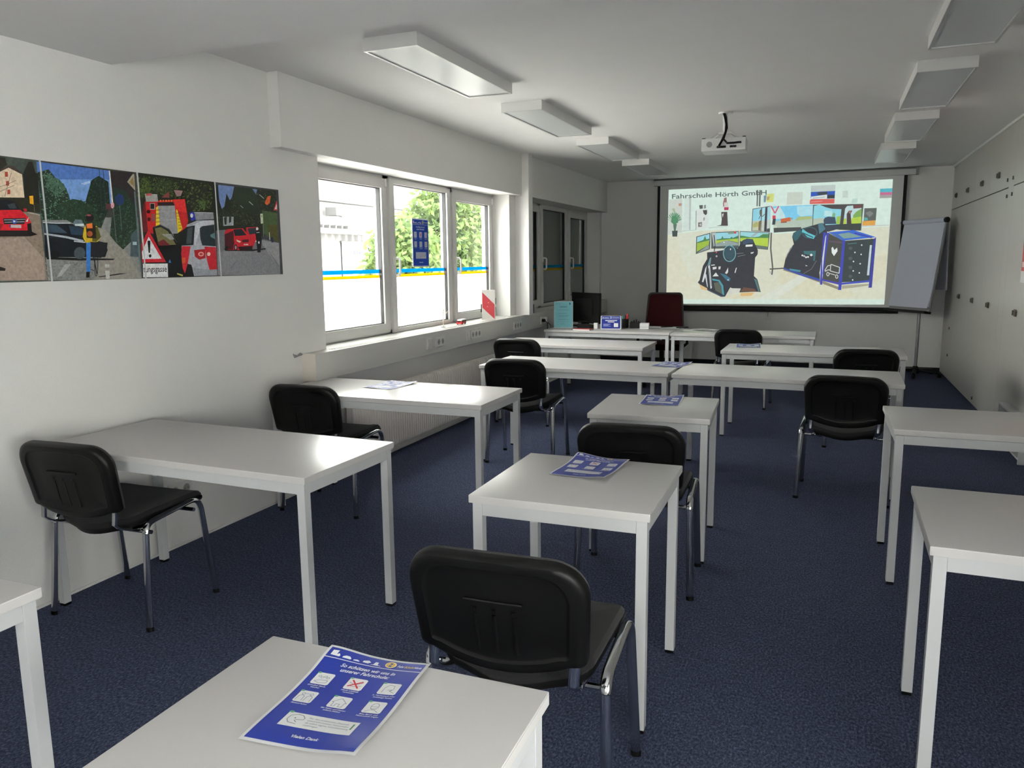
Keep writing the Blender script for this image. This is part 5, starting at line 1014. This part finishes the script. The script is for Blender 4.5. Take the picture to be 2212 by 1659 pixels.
for x, y, lab in ((-1.655, 8.72, 'black pen lying between white sheets on the desk'), (-1.475, 8.68, 'black pen lying at the desk joint')):
    o = MB().tube([(-0.06, -0.03, 0.006), (0.06, 0.03, 0.006)], 0.006, n=8).build('ballpoint_pen', M_BLACKP, None, True); o.location = (x, y, DZ+.004); tag(o, lab, 'pen', 'pens on the desk')
    MB().tube([(0.06, 0.03, 0.006), (0.07, 0.035, 0.006)], 0.003, n=6).build('tip', M_STEEL, o)

# ================================================================== things on the window sill
SZT = TRZ1+0.0035
fm = thing('wire_figure', 'little bent figure standing on the window sill', 'figurine', (-3.17, 6.20, TRZ1), R(15))
MB().box(-0.018, 0.018, -0.012, 0.012, 0, 0.005).build('base', M_GREYP, fm)
MB().tube([(0, 0, 0.004), (0, 0.002, 0.07), (0.0, 0, 0.125), (0.004, 0, 0.15)], 0.0055, n=8).build('body', M_WOOD, fm, True)
MB().tube([(-0.035, 0, 0.085), (-0.02, 0, 0.11), (0.0, 0, 0.112), (0.03, 0, 0.13), (0.045, 0, 0.145)], 0.004, n=6).build('arms', M_WOOD, fm, True)
MB().lathe([(0.002, -0.009), (0.008, -0.005), (0.0095, 0), (0.008, 0.005), (0.002, 0.009)], 10, (0.003, 0, 0.155)).build('head', M_WOOD, fm, True)
tb = thing('toy_bus', 'small red toy bus with white roof on the window sill', 'toy bus', (-3.165, 6.56, TRZ1), R(8))
MB().box(-0.024, 0.024, -0.075, 0.075, 0.008, 0.034, 0.004).build('body', M_RED, tb, True)
MB().box(-0.022, 0.022, -0.058, 0.072, 0.034, 0.048, 0.004).build('roof', M_PAPER, tb, True)
for k in range(4): MB().box(0.0235, 0.0245, -0.055+0.032*k, -0.03+0.032*k, 0.024, 0.037).build('side_window', M_BLACKM, tb)
MB().box(-0.018, 0.018, -0.0762, -0.0745, 0.024, 0.036).build('windscreen', M_BLACKM, tb)
for sy in (-0.045, 0.045):
    for sx in (-1, 1): MB().tube([(sx*.018, sy, 0.010), (sx*.026, sy, 0.010)], 0.010, n=12, ref=Vector((0, 1, 0))).build('wheel', M_BLACKP, tb, True)
wb = thing('warning_board', 'folded red and white striped warning board leaning on the sill', 'warning board', (-3.115, 7.08, TRZ1), R(21))
MB().box(-0.066, 0.066, 0.0, 0.02, 0.004, 0.30, 0.001).build('panel', mat('board_pale', (0.60, 0.58, 0.55), 0.4, vary=0.03), wb)
d = Draw(lambda x, y, l: (x, -0.0008-l, y), 5e-5, 1.0)
RC = (0.42, 0.008, 0.018)
d.p(RC, [(-0.060, 0.278), (-0.060, 0.125), (0.060, 0.012), (0.060, 0.158)]); d.l((0.2, 0.004, 0.01), [(-0.060, 0.155), (0.060, 0.155)], 0.003)
for x, y in ((0.0, 0.175), (-0.01, 0.135), (0.0, 0.03), (0.0, 0.28)): d.e((0.5, 0.45, 0.42), x, y, 0.004)
d.build('red_stripe', mk_print('reflective_red', rough=0.3), wb)
for z in (0.10, 0.19): MB().box(0.066, 0.078, 0.004, 0.016, z-.03, z+.03).build('hinge', M_GREYP, wb)
MB().box(-0.076, -0.066, 0.0, 0.02, 0.08, 0.16).build('clasp', M_BLACKP, wb)
p2 = thing('sill_phone', 'black telephone with coiled cord on the far window sill', 'phone', (-3.115, 8.24, TRZ1+.0005), R(20))
MB().prism([(-0.09, 0), (0.09, 0), (0.09, 0.03), (-0.09, 0.10)], 0.10, Matrix(((0, 0, 1, -0.05), (1, 0, 0, 0), (0, 1, 0, 0), (0, 0, 0, 1)))).build('base', M_BLACKP, p2)
MB().tube([(0.0, -0.09, 0.12), (0.0, -0.05, 0.115), (0.0, 0.05, 0.075), (0.0, 0.09, 0.055)], 0.022, 0.016, 10).build('handset', M_BLACKP, p2, True)
MB().tube([(0.02, 0.08, 0.03), (0.03, 0.12, 0.08), (0.03, 0.17, 0.10), (0.03, 0.22, 0.06), (0.02, 0.24, 0.008), (0.02, 0.2, 0.006)], 0.005, n=6).build('cord', M_BLACKP, p2, True)

# ================================================================== right wall
rp = MB().box(-0.002, -0.0002, -0.30, 0.30, -0.25, 0.20).build('red_poster', M_PAPER); rp.location = (WR, 6.88, 1.53); tag(rp, 'red and white poster cut off at the right picture edge', 'poster')
d = Draw(lambda x, y, l: (-0.0026-l, x, y), 2e-5, 1.3); d.r('#b03030', -0.295, -0.16, 0.295, 0.16); d.r('#6a2a24', 0.15, 0.02, 0.29, 0.12); d.r('#d8c4c0', 0.2, -0.13, 0.28, -0.09); d.build('printed_design', M_PRINT, rp)
lc = thing('low_shelf', 'low white open shelf on the floor by the right wall', 'shelf', (1.362, 6.80, 0))
MB().box(-0.034, 0.034, -0.41, -0.39, 0, 0.32).build('side_panel', M_TLEG, lc); MB().box(-0.034, 0.034, 0.39, 0.41, 0, 0.32).build('side_panel', M_TLEG, lc)
MB().box(-0.034, 0.034, -0.39, 0.39, 0.03, 0.045).build('shelf_board', M_TLEG, lc); MB().box(-0.034, 0.034, -0.39, 0.39, 0.305, 0.32).build('shelf_board', M_TLEG, lc)
MB().box(0.026, 0.033, -0.39, 0.39, 0.045, 0.305).build('back_panel', M_GREYP, lc)
